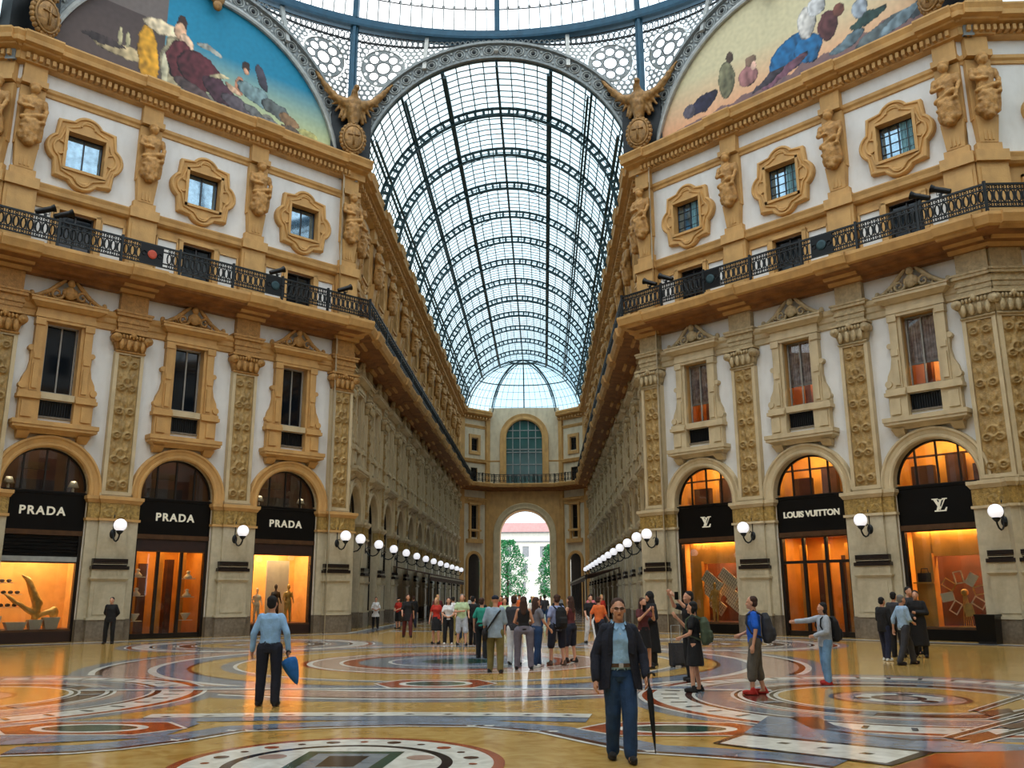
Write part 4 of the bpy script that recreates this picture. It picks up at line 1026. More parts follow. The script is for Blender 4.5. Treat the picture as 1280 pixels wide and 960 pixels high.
def lace(k):
    r = empty('lace_spandrel', Moct(k)); tag(r, 'openwork iron lace spandrel panels %s' % FN[k], 'ironwork', kind='structure')
    mb = MB('lace_grey')
    def circ(x, z, rr, w, n=10):
        mb.tube([(x+rr*cos(6.283*j/n), surf(x+rr*cos(6.283*j/n), z+rr*sin(6.283*j/n)), z+rr*sin(6.283*j/n)) for j in range(n)], w, 3, closed=True)
    def inside(x, z, m): return x*x+(z-VZ)**2 > (RO+m)**2 and z < 32.75-m*.4 and abs(x) < 8.0 and z > 25.5
    cen = []
    def plate(x, z, ro, holes, n=24, mm=14):
        lo = [(x+ro*cos(6.2832*j/n), z+ro*sin(6.2832*j/n)) for j in range(n)]
        hs = [[(x+hx+hr*cos(6.2832*j/mm), z+hz+hr*sin(6.2832*j/mm)) for j in range(mm)] for hx, hz, hr in holes]
        tr = geometry.tessellate_polygon([[Vector((p[0], p[1], 0)) for p in l] for l in [lo]+hs])
        vs = [(p[0], surf(*p), p[1]) for l in [lo]+hs for p in l]; mb.add(vs, [tuple(t) for t in tr])
    for s in (-1, 1):                                           # rosette plate: big hole, ring of eight, small ones between
        cx, cz = s*6.5, 31.25; cen.append((cx, cz, 1.2)); mb.m('lace_grey')
        plate(cx, cz, 1.24, [(0, 0, .36)]+[(.76*cos(j*pi/4), .76*sin(j*pi/4), .255) for j in range(8)]+[(1.08*cos(j*pi/4+.39), 1.08*sin(j*pi/4+.39), .09) for j in range(8)], 32)
        mb.m('iron_dark'); circ(cx, cz, .39, .03, 14)
        for j in range(8): circ(cx+.76*cos(j*pi/4), cz+.76*sin(j*pi/4), .27, .022)
        mb.m('lace_light'); circ(cx, cz, 1.22, .05, 24)
    q = .34; row = 0; z = 25.8; mb.m('lace_grey')
    while z < 32.95:
        x = -8.2+(row % 2)*q/2
        while x <= 8.2:
            if inside(x, z, .05) and all((x-a)**2+(z-b)**2 > (c+.12)**2 for a, b, c in cen):
                hx = [(x+.2*cos(pi/6+j*pi/3), z+.2*sin(pi/6+j*pi/3)) for j in range(6)]; hh = .105 if (row+int(x*3)) % 3 else .13
                ci = [(x+hh*cos(pi/6+j*pi/3), z+hh*sin(pi/6+j*pi/3)) for j in range(6)]
                mb.add([(p[0], surf(*p), p[1]) for p in hx+ci], [(j, (j+1) % 6, 6+(j+1) % 6, 6+j) for j in range(6)])
            x += q
        z += q*.87; row += 1
    mb.build('lacework', r)
    mb = MB('iron_dark')                                        # top border with arcaded strip
    for zz, w in ((32.82, .09), (33.4, .06)):
        for i in range(24): x0, x1 = -8.1+16.2*i/24, -8.1+16.2*(i+1)/24; mb.bar((x0, surf(x0, zz)-.02, zz), (x1, surf(x1, zz)-.02, zz), w)
    mb.build('border_bars', r)
    mb = MB('lace_grey')
    for i in range(52):
        x = -8+16*(i+.5)/52; cz = 33.1
        mb.tube([(x+.13*cos(6.283*j/8), surf(x, cz), cz+.2*sin(6.283*j/8)) for j in range(8)], .035, 4, closed=True); mb.bar((x+.154, surf(x, 32.8), 32.8), (x+.154, surf(x, 33.45), 33.45), .03)
    mb.build('arcaded_strip', r)
    for x in (-4.1, 0, 4.1):
        zb = VZ+sqrt(RO**2-x*x)-.75
        m2 = MB('iron_grey'); m2.bar((x, surf(x, zb)-.25, zb), (x, surf(x, ZR)-.2, ZR), .22, .16); m2.build('short_post', r)
for k in (-2, -1, 0, 1, 2): band(k); lace(k)
for s in (-1, 1):                                             # vaults of the side galleries: glass with ribs
    r = empty('ceiling', Moct(2*s)); tag(r, 'glass barrel roof over the %s side gallery' % SD[s], 'glass roof', kind='structure')
    mb = MB('roof_glass'); n = 24
    for i in range(n): a, b = a0+(pi-2*a0)*i/n, a0+(pi-2*a0)*(i+1)/n; mb.add([vpt(a, AP+.3), vpt(b, AP+.3), vpt(b, AP+16), vpt(a, AP+16)], [(0, 1, 2, 3)])
    mb.build('panes', r); mb = MB('iron_green')
    for j in range(4):
        for i in range(n): a, b = a0+(pi-2*a0)*i/n, a0+(pi-2*a0)*(i+1)/n; mb.bar(vpt(a, AP+1+j*5, VR-.2), vpt(b, AP+1+j*5, VR-.2), .2)
    for i in range(9): a = radians(14+i*19); mb.bar(vpt(a, AP+.3, VR-.1), vpt(a, AP+16, VR-.1), .1)
    mb.build('ribs', r)
CP = empty('corner_posts_ironwork', None); tag(CP, 'tall blue iron posts rising behind the eagles to the dome ring', 'ironwork', kind='structure')
CN = {(-1, 1): 'left of the gallery mouth', (1, 1): 'right of the gallery mouth', (-1, 2): 'outer left corner', (1, 2): 'outer right corner'}
corner = []
for s in (-1, 1):
    for q in (1, 2):
        ang = s*(pi/8 if q == 1 else 3*pi/8); corner.append((s, q, ang))
        d = Vector((sin(ang), cos(ang))); b = Vector(OC)+d*(AP/cos(pi/8)-.15); t = Vector(OC)+d*(RR-.1)
        mb = MB('iron_blue'); mb.bar((b.x, b.y, 28.2), (t.x, t.y, ZR), .42, .3); mb.bar((b.x-d.x*.1, b.y-d.y*.1, 28.2), (t.x-d.x*.1, t.y-d.y*.1, ZR), .16, .4); mb.build('post', CP)
        mb = MB('iron_dark'); mb.box(-1.1, 1.1, -.2, .5, 25.2, 28.3, Matrix.Translation((b.x, b.y, 0)) @ Matrix.Rotation(-ang, 4, 'Z')); mb.build('post_base', CP)
# dome
DM = empty('ceiling', Matrix.Translation((OC[0], OC[1], 0))); tag(DM, 'great glass dome over the octagon on a blue iron ring', 'glass dome', kind='structure')
mb = MB('iron_blue'); prof = [(RR-.45, ZR), (RR-.5, ZR+.12), (RR-.5, ZR+.5), (RR-.3, ZR+.62), (RR+.3, ZR+.62), (RR+.35, ZR), (RR-.45, ZR)]
rings = [[(r*cos(6.28319*i/128), r*sin(6.28319*i/128), z) for r, z in prof] for i in range(128)]
mb.sweep2(rings, True); mb.build('ring_beam', DM)
def dpt(a, t, r=1.0): return (RR*r*cos(t)*cos(a), RR*r*cos(t)*sin(a), ZR+.5+15.5*r*sin(t))
mb = MB('dome_glass')
for i in range(64):
    for j in range(9): a, b = 6.28319*i/64, 6.28319*(i+1)/64; p, q = pi/2*j/9, pi/2*(j+1)/9; mb.add([dpt(a, p), dpt(b, p), dpt(b, q), dpt(a, q)], [(0, 1, 2, 3)])
mb.build('panes', DM)
for i in range(16):
    a = 6.28319*i/16+pi/2; mb = MB('iron_blue')
    for j in range(9): mb.bar(dpt(a, pi/2*j/9, .985), dpt(a, pi/2*(j+1)/9, .985), .3, .4)
    mb.build('dome_rib', DM)
mb = MB('iron_grey')
for i in range(208):
    a = 6.28319*i/208
    for j in range(5): mb.bar(dpt(a, .1+(j*.25 if j else -.1), .993), dpt(a, .1+(j+1)*.25, .993), .06)
mb.build('glazing_bars', DM)
mb = MB('iron_dark')
for i in range(208): mb.sph(dpt(6.28319*i/208, .105, .99), .09, 6, 4)
for t in (.1, .35, .6, .85):
    for i in range(96): mb.bar(dpt(6.28319*i/96, t, .992), dpt(6.28319*(i+1)/96, t, .992), .05)
mb.build('glazing_knots', DM)
# eagles with shields
wing = []
its = [('ell', (0, -.1, 28.2), (.5, .38, .62)), ('cap', (0, -.12, 27.9), (0, -.1, 27.1), .42, .28), ('cap', (0, -.1, 27.1), (-.2, -.1, 26.8), .2, .16), ('cap', (0, -.1, 27.1), (.2, -.1, 26.8), .2, .16), ('cap', (0, -.2, 28.6), (0, -.35, 28.95), .24, .18), ('ell', (.06, -.45, 29.1), (.17, .22, .18)), ('cap', (.08, -.6, 29.08), (.1, -.75, 28.98), .08, .03)]
for s in (-1, 1):
    its += [('cap', (s*.4, 0, 28.3), (s*1.0, .05, 28.6), .32, .22), ('cap', (s*1.0, .05, 28.6), (s*1.75, .1, 29.5), .22, .12)]
    for i in range(8):
        t = i/7; bx_, bz_ = s*(.45+1.2*t), 28.3+1.1*t*t
        its.append(('cap', (bx_, .08, bz_), (s*(.75+1.45*t), .12, 27.45+2.65*t), .13, .06))
    its.append(('cap', (s*.3, 0, 27.9), (s*.55, .05, 27.3), .2, .1))
eg = blob(its, .05, 'bronze_gold', 1, .04, 4)
shd = MB('bronze_gold'); shd.smooth = True
shd.sph((0, -.35, 26.1), (.52, .2, .72), 20, 12)
for i in range(22): a = 6.283*i/22; shd.sph((.62*cos(a), -.25, 26.1+.82*sin(a)), (.15, .12, .15), 8, 6)
shd.tube([(.55*cos(6.283*j/24), -.38, 26.1+.75*sin(6.283*j/24)) for j in range(24)], .06, 6, closed=True)
shd.bar((0, -.58, 25.6), (0, -.58, 26.6), .1, .04); shd.bar((-.32, -.56, 26.2), (.32, -.56, 26.2), .1, .04)
shm = shd.mesh('shield')
for s, q, ang in corner:
    d = Vector((sin(ang), cos(ang))); b = Vector(OC)+d*(AP/cos(pi/8)-.75)
    M = Matrix.Translation((b.x, b.y, 0)) @ Matrix.Rotation(-ang, 4, 'Z')
    o = link('eagle_statue', eg, None, M); tag(o, 'gilded eagle with raised wings perched on a shield, %s' % CN[(s, q)], 'statue', 'gilded eagles at the octagon corners')
    link('shield', shm, o)
# ---------------------------------------------------------------- mural paintings in the lunettes
def chs(side, px, py, o=-.35):
    r = ray(px, py); n = Vector((side, 1, 0)); t = ((HA+YC-o/c45)-n.dot(CAMP))/n.dot(r); P = CAMP+r*t
    return (side*P.x-HA)*c45-(P.y-YC)*c45, P.z
def mural(side, shapes, bg, label):
    NU, NZ = 300, 130; U0, U1, Z0, Z1 = 8.36-7.75, 8.36+7.75, 24.9, 31.65
    sh = []
    for cx, cy, rx, rz, rot, col in shapes:
        s_, z_ = chs(side, cx, cy); sh.append((s_, z_, rx, rz, rot*side, col))
    vs = []; cols = []; idx = {}; fs = []
    Mw = Mch(side, 0, -.35)
    for j in range(NZ+1):
        z = Z0+(Z1-Z0)*j/NZ
        for i in range(NU+1):
            s_ = U0+(U1-U0)*i/NU
            vs.append((side*s_, 0, z))
            wz = noise.noise(Vector((s_*1.6, z*1.6, 3)))*.15+noise.noise(Vector((s_*5, z*5, 3)))*.05; wx = noise.noise(Vector((s_*1.6, z*1.6, 9)))*.15+noise.noise(Vector((s_*5, z*5, 9)))*.05
            c = bg(s_, z)
            for a, b, rx, rz, ro, col in sh:
                kf = min(1, .25+rx); dx, dz = s_+wx*kf-a, z+wz*kf-b; X = dx*cos(ro)+dz*sin(ro); Z = -dx*sin(ro)+dz*cos(ro)
                d = (X/rx)**2+(Z/rz)**2
                if d < 1:
                    f = noise.noise(Vector((s_*4, z*4, a)))*.5+.2*sin((X+wz*2)*13)*(rx > .35)-.25*X/rx+.2*Z/rz-(.45 if d > .84 else 0)
                    c = tuple(min(max(v*(1+f), 0), 1) for v in srgb(*col)[:3])
            f = 1+noise.noise(Vector((s_*5, z*5, 1)))*.12; cols.append((c[0]*f, c[1]*f, c[2]*f, 1))
    for j in range(NZ):
        for i in range(NU):
            s_ = U0+(U1-U0)*(i+.5)/NU; z = Z0+(Z1-Z0)*(j+.5)/NZ
            if (s_-8.36)**2+(z-VZ)**2 < 7.7**2: fs.append((j*(NU+1)+i, j*(NU+1)+i+1, (j+1)*(NU+1)+i+1, (j+1)*(NU+1)+i))
    me = bpy.data.meshes.new('mural'); me.from_pydata(vs, [], fs)
    ca = me.color_attributes.new('paint', 'FLOAT_COLOR', 'POINT')
    ca.data.foreach_set('color', [v for c in cols for v in c])
    me.materials.append(MATS['paint']); o = link('mural_painting', me, None, Mw); tag(o, label, 'painting'); return o
m, nt, N, L = nodes_of('paint'); out = N.new('ShaderNodeOutputMaterial'); b = N.new('ShaderNodeBsdfPrincipled'); at = N.new('ShaderNodeAttribute'); at.attribute_name = 'paint'
L.new(at.outputs['Color'], b.inputs['Base Color']); b.inputs['Roughness'].default_value = .7; L.new(b.outputs[0], out.inputs[0]); MATS['paint'] = m
def mixc(a, b, t): t = min(max(t, 0), 1); return tuple(x*(1-t)+y*t for x, y in zip(a, b))
G = lambda *c: srgb(*c)[:3]
def bgL(s, z):
    if z < 26.35+.35*noise.noise(Vector((s*1.3, 0, 4)))-.12*abs(s-7) and s < 11: return mixc(G(96, 90, 88), G(128, 128, 116), (z-25.2)*1.2+noise.noise(Vector((s*3, z*3, 2))))
    if s > 10.6: return mixc(G(92, 78, 74), G(70, 58, 56), (z-25)/5) if z < 28.9 else G(110, 100, 96)
    return mixc(G(190, 200, 150), G(20, 130, 165), (z-26)/2.6)
def bgR(s, z):
    if z < 26.0+.3*noise.noise(Vector((s*1.5, 0, 8)))+.06*(s-3) and s > 2.2: return mixc(G(84, 78, 92), G(122, 96, 96), (z-25.2)*1.2+noise.noise(Vector((s*3, z*3, 6))))
    return mixc(G(226, 160, 120), G(206, 196, 158), (z-25.5)/3)
mural(-1, [(150, 62, 1.1, .35, 0, (190, 170, 130)), (185, 70, .5, 1.6, .1, (206, 150, 40)), (205, 35, 1.0, .4, 0, (225, 205, 170)), (228, 30, .28, .45, 0, (60, 40, 34)), (226, 40, .3, .5, 0, (220, 175, 140)), (232, 55, .4, .5, .3, (214, 180, 150)),
      (215, 80, .6, 1.5, 0, (160, 150, 120)), (225, 75, .7, 1.1, 0, (96, 42, 48)), (250, 90, 1.25, .95, -.5, (88, 38, 46)), (275, 115, 1.0, .6, -.5, (76, 48, 60)), (262, 62, .7, .16, -.2, (170, 170, 160)), (300, 108, .3, .55, 0, (190, 130, 100)), (308, 84, .22, .3, 0, (50, 36, 32)), (308, 90, .14, .2, 0, (200, 150, 120)), (327, 98, .25, .75, .4, (64, 60, 72)),
      (318, 118, 1.0, .5, -.3, (120, 146, 150)), (345, 138, .9, .45, -.3, (96, 104, 104)), (362, 152, .6, .3, -.3, (140, 110, 80)), (295, 130, .9, .4, -.3, (92, 84, 92)), (385, 168, .6, .2, 0, (190, 186, 120)), (240, 112, 1.0, .35, -.3, (84, 70, 70)), (330, 150, 1.3, .3, -.35, (110, 112, 112)), (300, 150, 1.0, .25, -.3, (70, 74, 84)), (275, 96, .5, .12, .3, (206, 190, 150)), (292, 112, .5, .16, -.5, (206, 170, 140)), (206, 92, .16, 1.2, .1, (196, 190, 160)), (365, 165, .7, .25, -.3, (90, 80, 70)), (130, 50, 1.0, .2, 0, (60, 50, 50)), (150, 45, .1, .5, 0, (190, 180, 140)), (160, 50, .1, .4, 0, (190, 180, 140))], bgL,
      'lunette painting with a seated maroon-robed figure, golden drape and turquoise sky')
mural(1, [(880, 128, .9, .45, .3, (40, 38, 60)), (862, 140, .4, .4, 0, (90, 84, 96)), (908, 100, .5, 1.0, 0, (112, 110, 84)), (912, 72, .22, .3, 0, (70, 54, 44)), (935, 95, .55, .6, 0, (150, 104, 104)), (938, 76, .35, .3, 0, (130, 104, 86)), (942, 82, .18, .25, 0, (220, 180, 160)),
      (990, 66, 1.3, .85, .35, (22, 92, 140)), (1010, 60, .7, .8, 0, (28, 100, 150)), (1008, 28, .5, .85, 0, (200, 196, 190)), (1020, 8, .5, .5, 0, (190, 190, 190)), (1035, 32, .5, .8, 0, (84, 48, 50)), (1048, 12, .3, .35, 0, (110, 66, 54)), (980, 90, 1.4, .25, .35, (110, 74, 90)), (960, 100, 1.0, .22, .35, (60, 54, 64)),
      (1060, 52, .9, .3, .3, (90, 110, 120)), (1085, 22, .9, .3, .2, (40, 66, 62)), (1100, 38, 1.3, .32, .3, (84, 96, 100)), (1130, 20, 1.2, .3, .3, (110, 130, 140)), (1075, 10, .4, .5, 0, (150, 160, 170)), (1160, 5, .9, .25, .3, (60, 70, 76))], bgR,
      'lunette painting with a blue-robed reclining figure group under a peach sky')
for side in (-1, 1):                                          # stone border around each mural
    mb = MB('iron_grey'); M = Mch(side, 8.36, -.2)
    rings = [[M @ Vector((r*cos(a), y, VZ+r*sin(a))) for r, y in ((7.45, .1), (7.45, -.06), (7.55, -.1), (7.68, -.06), (7.72, .1))] for a in [.14+(pi-.28)*i/48 for i in range(49)]]
    mb.sweep2(rings); TN += 1; o = mb.build('trim_%d' % TN); tag(o, 'pale grey curved border around the %s mural' % SD[side], 'trim', kind='structure')
    mb = MB('bronze_gold'); mb.smooth = True; mb.sph((0, -.25, VZ+7.55), (.4, .2, .5), 12, 8, M); mb.sph((0, -.3, VZ+7.0), (.25, .16, .3), 10, 6, M); o = mb.build('cartouche'); tag(o, 'small gilded cartouche at the crown of the %s mural border' % SD[side], 'ornament')
# ---------------------------------------------------------------- pavement
fl = MB('m_yellow')
fl.add([(-34, -12, 0), (34, -12, 0), (34, 60, 0), (-34, 60, 0)], [(0, 1, 2, 3)])
fl.m('m_pink').add([(-12, 60, 0), (12, 60, 0), (12, 126, 0), (-12, 126, 0)], [(0, 1, 2, 3)])
o = fl.build('floor'); tag(o, 'polished golden marble pavement of the octagon and gallery', 'floor', kind='structure')
LZ = [0.0]
def lay(mb, pts, m, lev): mb.m(m).add([(p[0], p[1], .00016*lev) for p in pts], [tuple(range(len(pts)))])
def ring(mb, cx, cy, r0, r1, m, lev, n=72, a0=0, a1=2*pi, sx=1, sy=1):
    mb.m(m); vs = []
    for i in range(n+1):
        a = a0+(a1-a0)*i/n
        vs += [(cx+r0*cos(a)*sx, cy+r0*sin(a)*sy, .00016*lev), (cx+r1*cos(a)*sx, cy+r1*sin(a)*sy, .00016*lev)]
    mb.add(vs, [(2*i, 2*i+1, 2*i+3, 2*i+2) for i in range(n)])
def disc(mb, cx, cy, r, m, lev, n=48, sx=1, sy=1): ring(mb, cx, cy, 0.001, r, m, lev, n, sx=sx, sy=sy)
def pix(*ps): return [ground(*p) for p in ps]
inl = MB('m_white')
def big_circle(cx, cy, med, la=0):
    for r, m in ((4.75, 'm_grey'), (4.45, 'm_white'), (4.38, 'm_red'), (4.2, 'm_white'), (3.62, 'm_brown'), (3.5, 'm_white'), (3.44, 'm_grey'), (3.0, 'm_pink'), (2.82, 'm_white'), (2.76, 'm_black'), (2.7, 'm_white'), (2.62, 'm_brown'), (2.2, 'm_white'), (2.15, 'm_black'), (2.08, 'm_white'), (2.0, 'm_yellow')):
        LZ[0] += 1; disc(inl, cx, cy, r, m, LZ[0] % 40+4, 96)
    for i in range(40):
        a = 2*pi*i/40; p = (cx+3.9*cos(a), cy+3.9*sin(a)); t = (-sin(a), cos(a)); q = (cos(a), sin(a))
        lay(inl, [(p[0]+t[0]*u*.04+q[0]*v*.14, p[1]+t[1]*u*.04+q[1]*v*.14) for u, v in ((-1, -1), (1, -1), (1, 1), (-1, 1))], 'm_black', 46)
    for i in range(8):
        a = 2*pi*i/8+.2; ring(inl, cx, cy, 2.2, 2.62, 'm_grey', 45, 3, a, a+.09)
    if med:
        for r, m in ((1.15, 'm_brown'), (1.05, 'm_pink'), (.85, 'm_bluegrey'), (.7, 'm_white'), (.45, 'm_brown'), (.3, 'm_pink')): LZ[0] += 1; disc(inl, cx, cy, r, m, LZ[0] % 40+6)
        for i in range(6): a = i*pi/3; disc(inl, cx+.62*cos(a), cy+.62*sin(a), .14, 'm_brown' if i % 2 else 'm_white', 47)
LZ[0] = 0; big_circle(-8.35, 16.4, True); LZ[0] = 0; big_circle(8.45, 16.4, True); LZ[0] = 0; big_circle(-8.4, 34, True); LZ[0] = 0; big_circle(8.4, 34, True)
def oval(cx, cy, w, h, lev=50):                                # pointed octagonal field with ring and green disc
    lay(inl, [(cx-w*1.7, cy), (cx-w*1.1, cy+h), (cx+w*1.1, cy+h), (cx+w*1.7, cy), (cx+w*1.1, cy-h), (cx-w*1.1, cy-h)], 'm_white', lev)
    lay(inl, [(cx-w*1.62, cy), (cx-w*1.05, cy+h*.92), (cx+w*1.05, cy+h*.92), (cx+w*1.62, cy), (cx+w*1.05, cy-h*.92), (cx-w*1.05, cy-h*.92)], 'm_red', lev+1)
    disc(inl, cx, cy, 1, 'm_white', lev+2, sx=w, sy=h*.68); disc(inl, cx, cy, 1, 'm_green', lev+3, sx=w*.82, sy=h*.5)
# bands around the near medallion
def strip(pts, w0, w1, m, lev):                                # strip along a polyline, offset range to its left
    P = [Vector(p) for p in pts]; L_ = []; R_2 = []
    for i, p in enumerate(P):
        t = (P[min(i+1, len(P)-1)]-P[max(i-1, 0)]).normalized(); n = Vector((-t.y, t.x)); L_.append(p+n*w1); R_2.append(p+n*w0)
    inl.m(m); vs = []
    for a, b in zip(L_, R_2): vs += [(a.x, a.y, .00016*lev), (b.x, b.y, .00016*lev)]
    inl.add(vs, [(2*i, 2*i+1, 2*i+3, 2*i+2) for i in range(len(P)-1)])
def dark_line_pts():
    L_ = pix((0, 944), (90, 941), (150, 936), (230, 926), (300, 914), (400, 909.5), (500, 907), (600, 908), (680, 915), (740, 928), (800, 940), (880, 945), (960, 951), (1040, 960))
    return L_
DLN = dark_line_pts()
strip(DLN, .0, .55, 'm_bluegrey', 42); strip(DLN, -.05, .08, 'm_brown', 43); strip(DLN, -.13, -.05, 'm_white', 43)
C1 = Vector((.2, 14.2))
strip([(-3.6, 13.75), (-1.5, 13.95), (.4, 14.0), (2.0, 13.95), (3.0, 13.8)], -.45, .0, 'm_bluegrey', 41)
strip([(-3.6, 13.75), (-1.5, 13.95), (.4, 14.0), (2.0, 13.95), (3.0, 13.8)], -.0, .46, 'm_white', 44)
strip([(-3.6, 13.75), (-1.5, 13.95), (.4, 14.0), (2.0, 13.95), (3.0, 13.8)], -.03, .03, 'm_black', 45)
for i in range(11):
    x = -3.3+i*.6; y = 14.2-.035*(x-.4)**2/1.0*.6
    lay(inl, [(x-.1, y), (x, y+.07), (x+.1, y), (x, y-.07)], 'm_black', 46)
for (x, y) in [DLN[3], DLN[4], DLN[7], DLN[8], DLN[10]]:
    for dx in (-.12, .12):
        lay(inl, [(x+dx-.09, y-.06), (x+dx, y-.02), (x+dx+.09, y-.06), (x+dx+.04, y), (x+dx+.09, y+.1), (x+dx, y+.06), (x+dx-.09, y+.1), (x+dx-.04, y)], 'm_white', 47)
oval(-3.86, 12.72, .8, .62); oval(4.12, 12.72, .8, .62)
oval(.14, 19.0, .75, .9)
# near medallion with dark and red rings
MX, MY = .15, 10.1
for r, m in ((1.78, 'm_red'), (1.66, 'm_white'), (1.22, 'm_black'), (1.1, 'm_white')): LZ[0] += 1; disc(inl, MX, MY, r, m, 50+LZ[0] % 40, 96)
for i in range(24):
    a = 2*pi*i/24; disc(inl, MX+1.44*cos(a), MY+1.44*sin(a), .09 if i % 2 else .05, 'm_brown' if i % 3 else 'm_red', 92, 8)
lay(inl, [(MX-.55, MY-.5), (MX+.5, MY-.5), (MX+.6, MY+.75), (MX-.5, MY+.75)], 'm_green', 92); lay(inl, [(MX-.4, MY-.35), (MX+.36, MY-.35), (MX+.45, MY+.6), (MX-.36, MY+.6)], 'm_grey', 93)
lay(inl, [(MX-.2, MY-.2), (MX+.2, MY-.2), (MX+.25, MY+.45), (MX-.2, MY+.45)], 'm_black', 94)
for a in (.2, 2.9): disc(inl, MX+.85*cos(a), MY+.85*sin(a)+.2, .16, 'm_pink', 93, 12)
# slanted white box with three dots, right foreground
lay(inl, pix((890, 930), (925, 917), (1170, 941), (1115, 958)), 'm_black', 60); lay(inl, pix((900, 930), (930, 920), (1150, 941), (1108, 955)), 'm_white', 61)
for c in ((980, 930), (1031, 936), (1084, 943)): x, y = ground(*c); lay(inl, [(x-.1, y), (x, y+.08), (x+.1, y), (x, y-.08)], 'm_black', 62)
lay(inl, pix((960, 896), (1010, 899), (1080, 916), (1170, 926), (1280, 932), (1280, 940), (1165, 941), (930, 917)), 'm_bluegrey', 58)
lay(inl, pix((1170, 943), (1280, 939), (1280, 962), (1110, 962)), 'm_red', 59)
lay(inl, pix((985, 897), (1022, 897), (1050, 911), (1015, 912)), 'm_brown', 63)
lay(inl, pix((0, 905), (230, 897), (250, 905), (200, 922), (0, 932)), 'm_bluegrey', 48)
strip(pix((1020, 911), (1080, 920), (1140, 926), (1185, 926)), -.04, .06, 'm_brown', 64)
for a, b in (((1185, 923), (1262, 902)), ((1210, 930), (1300, 908)), ((1217, 890), (1280, 870)), ((1240, 900), (1300, 884)), ((1262, 902), (1300, 892))):
    p, q = Vector(ground(*a)), Vector(ground(*b))
    strip([p, q], -.09, .09, 'm_white', 65); strip([p, q], -.055, .055, 'm_black', 66)
for q4 in (((1190, 925), (1235, 915), (1250, 921), (1215, 927)), ((1222, 891), (1262, 886), (1268, 891), (1240, 896)), ((1250, 908), (1280, 903), (1280, 911), (1262, 912))): lay(inl, pix(*q4), 'm_brown', 67)
# central rosette and star of rings
LV0 = 2
for r, m in ((9.6, 'm_grey'), (9.2, 'm_white'), (9.05, 'm_brown'), (8.9, 'm_pink'), (7.9, 'm_white'), (7.7, 'm_bluegrey'), (7.0, 'm_brown'), (6.9, 'm_yellow')): LV0 += .8; disc(inl, 0, 25.4, r, m, LV0, 96)
LV0 = 9
for r, m in ((6.2, 'm_grey'), (5.9, 'm_white'), (5.8, 'm_yellow'), (4.2, 'm_red'), (4.05, 'm_white'), (3.9, 'm_pink'), (3.2, 'm_white'), (3.1, 'm_red'), (2.7, 'm_grey'), (1.9, 'm_white'), (1.8, 'm_bluegrey'), (1.0, 'm_green')): LV0 += 1; disc(inl, 0, 25.4, r, m, LV0, 96)
strip([(-6.6, 17.8), (-3, 18.1), (0, 18.15), (3, 18.1), (6.6, 17.8)], -.2, .0, 'm_white', 48); strip([(-6.6, 17.8), (-3, 18.1), (0, 18.15), (3, 18.1), (6.6, 17.8)], 0, .5, 'm_bluegrey', 47)
for s in (-1, 1):
    for k in range(3):                                          # border bands along the walls
        for (a, b), m in ((((.7, 1.0), 'm_white')), (((1.0, 1.7), 'm_grey')), (((1.7, 1.85), 'm_brown')), (((2.4, 2.5), 'm_white'))):
            i = (0, 1, 2)[k] if s < 0 else (8, 7, 6)[k]
            p0, p1, p2, p3 = off(i, a), off(i, b), off(i+1, b), off(i+1, a); lay(inl, [p0, p1, p2, p3], m, 2+k)
y = 46.0; kk = 0
while y < D1:
    for (a, b), m in (((0, .5), 'm_white'), ((.5, 1.6), 'm_grey'), ((1.6, 1.8), 'm_brown'), ((3.3, 3.5), 'm_brown')):
        lay(inl, [(-5.4, y+a), (5.4, y+a), (5.4, y+b), (-5.4, y+b)], m, 8)
    ring(inl, 0, y+2.65, 1.4, 1.9, 'm_white', 10, 24); ring(inl, 0, y+2.65, .0, 1.3, 'm_grey', 10, 24)
    y += 5.3
o = inl.build('floor_inlay'); tag(o, 'inlaid marble rings, medallions and bands set in the pavement', 'floor', kind='structure')
# ---------------------------------------------------------------- people
def rotz(p, a): return (p[0]*cos(a)-p[1]*sin(a), p[0]*sin(a)+p[1]*cos(a), p[2])
PC = {}
def pose(name, step=.1, hip=.1, arms=('down', 'down'), lean=0, turn=0, female=False, knee=0):
    """joints of a figure 1.75 m tall facing -Y; arms = (its right arm at -x, its left arm at +x)"""
    P = {}
    P['hipL'] = (hip, 0, .92); P['hipR'] = (-hip, 0, .92)
    P['ankL'] = (hip+.03, -step, .09); P['ankR'] = (-hip-.03, step, .09)
    P['knL'] = (hip+.02, -step*.5-.03-knee, .5); P['knR'] = (-hip-.02, step*.5-.04, .5)
    sh = .165 if female else .19
    P['shR'] = (-sh, lean*.5, 1.42); P['shL'] = (sh, lean*.5, 1.42)
    for s, k, a in ((-1, 'R', arms[0]), (1, 'L', arms[1])):
        e, w = {'down': ((s*.245, .02, 1.14), (s*.27, -.04, .88)), 'swingf': ((s*.24, -.06, 1.14), (s*.25, -.24, .95)), 'swingb': ((s*.25, .12, 1.14), (s*.27, .12, .88)),
                'front': ((s*.23, -.04, 1.13), (s*.07, -.24, 1.05)), 'phone': ((s*.23, -.16, 1.2), (s*.08, -.34, 1.42)), 'up': ((s*.2, -.24, 1.46), (s*.08, -.38, 1.66)),
                'point': ((s*.2, -.27, 1.36), (s*.22, -.54, 1.34)), 'side': ((s*.42, -.05, 1.3), (s*.68, -.08, 1.32)), 'back': ((s*.25, .08, 1.15), (s*.08, .2, .98)), 'cross': ((s*.25, -.05, 1.15), (s*.02, -.2, 1.17)),
                'hipb': ((s*.36, .05, 1.18), (s*.2, -.06, 1.02)), 'bag': ((s*.24, -.02, 1.14), (s*.22, -.2, 1.02))}[a]
        P['el'+k] = e; P['wr'+k] = w
    P['turn'] = turn; P['female'] = female; P['lean'] = lean; P['arms'] = arms
    return P
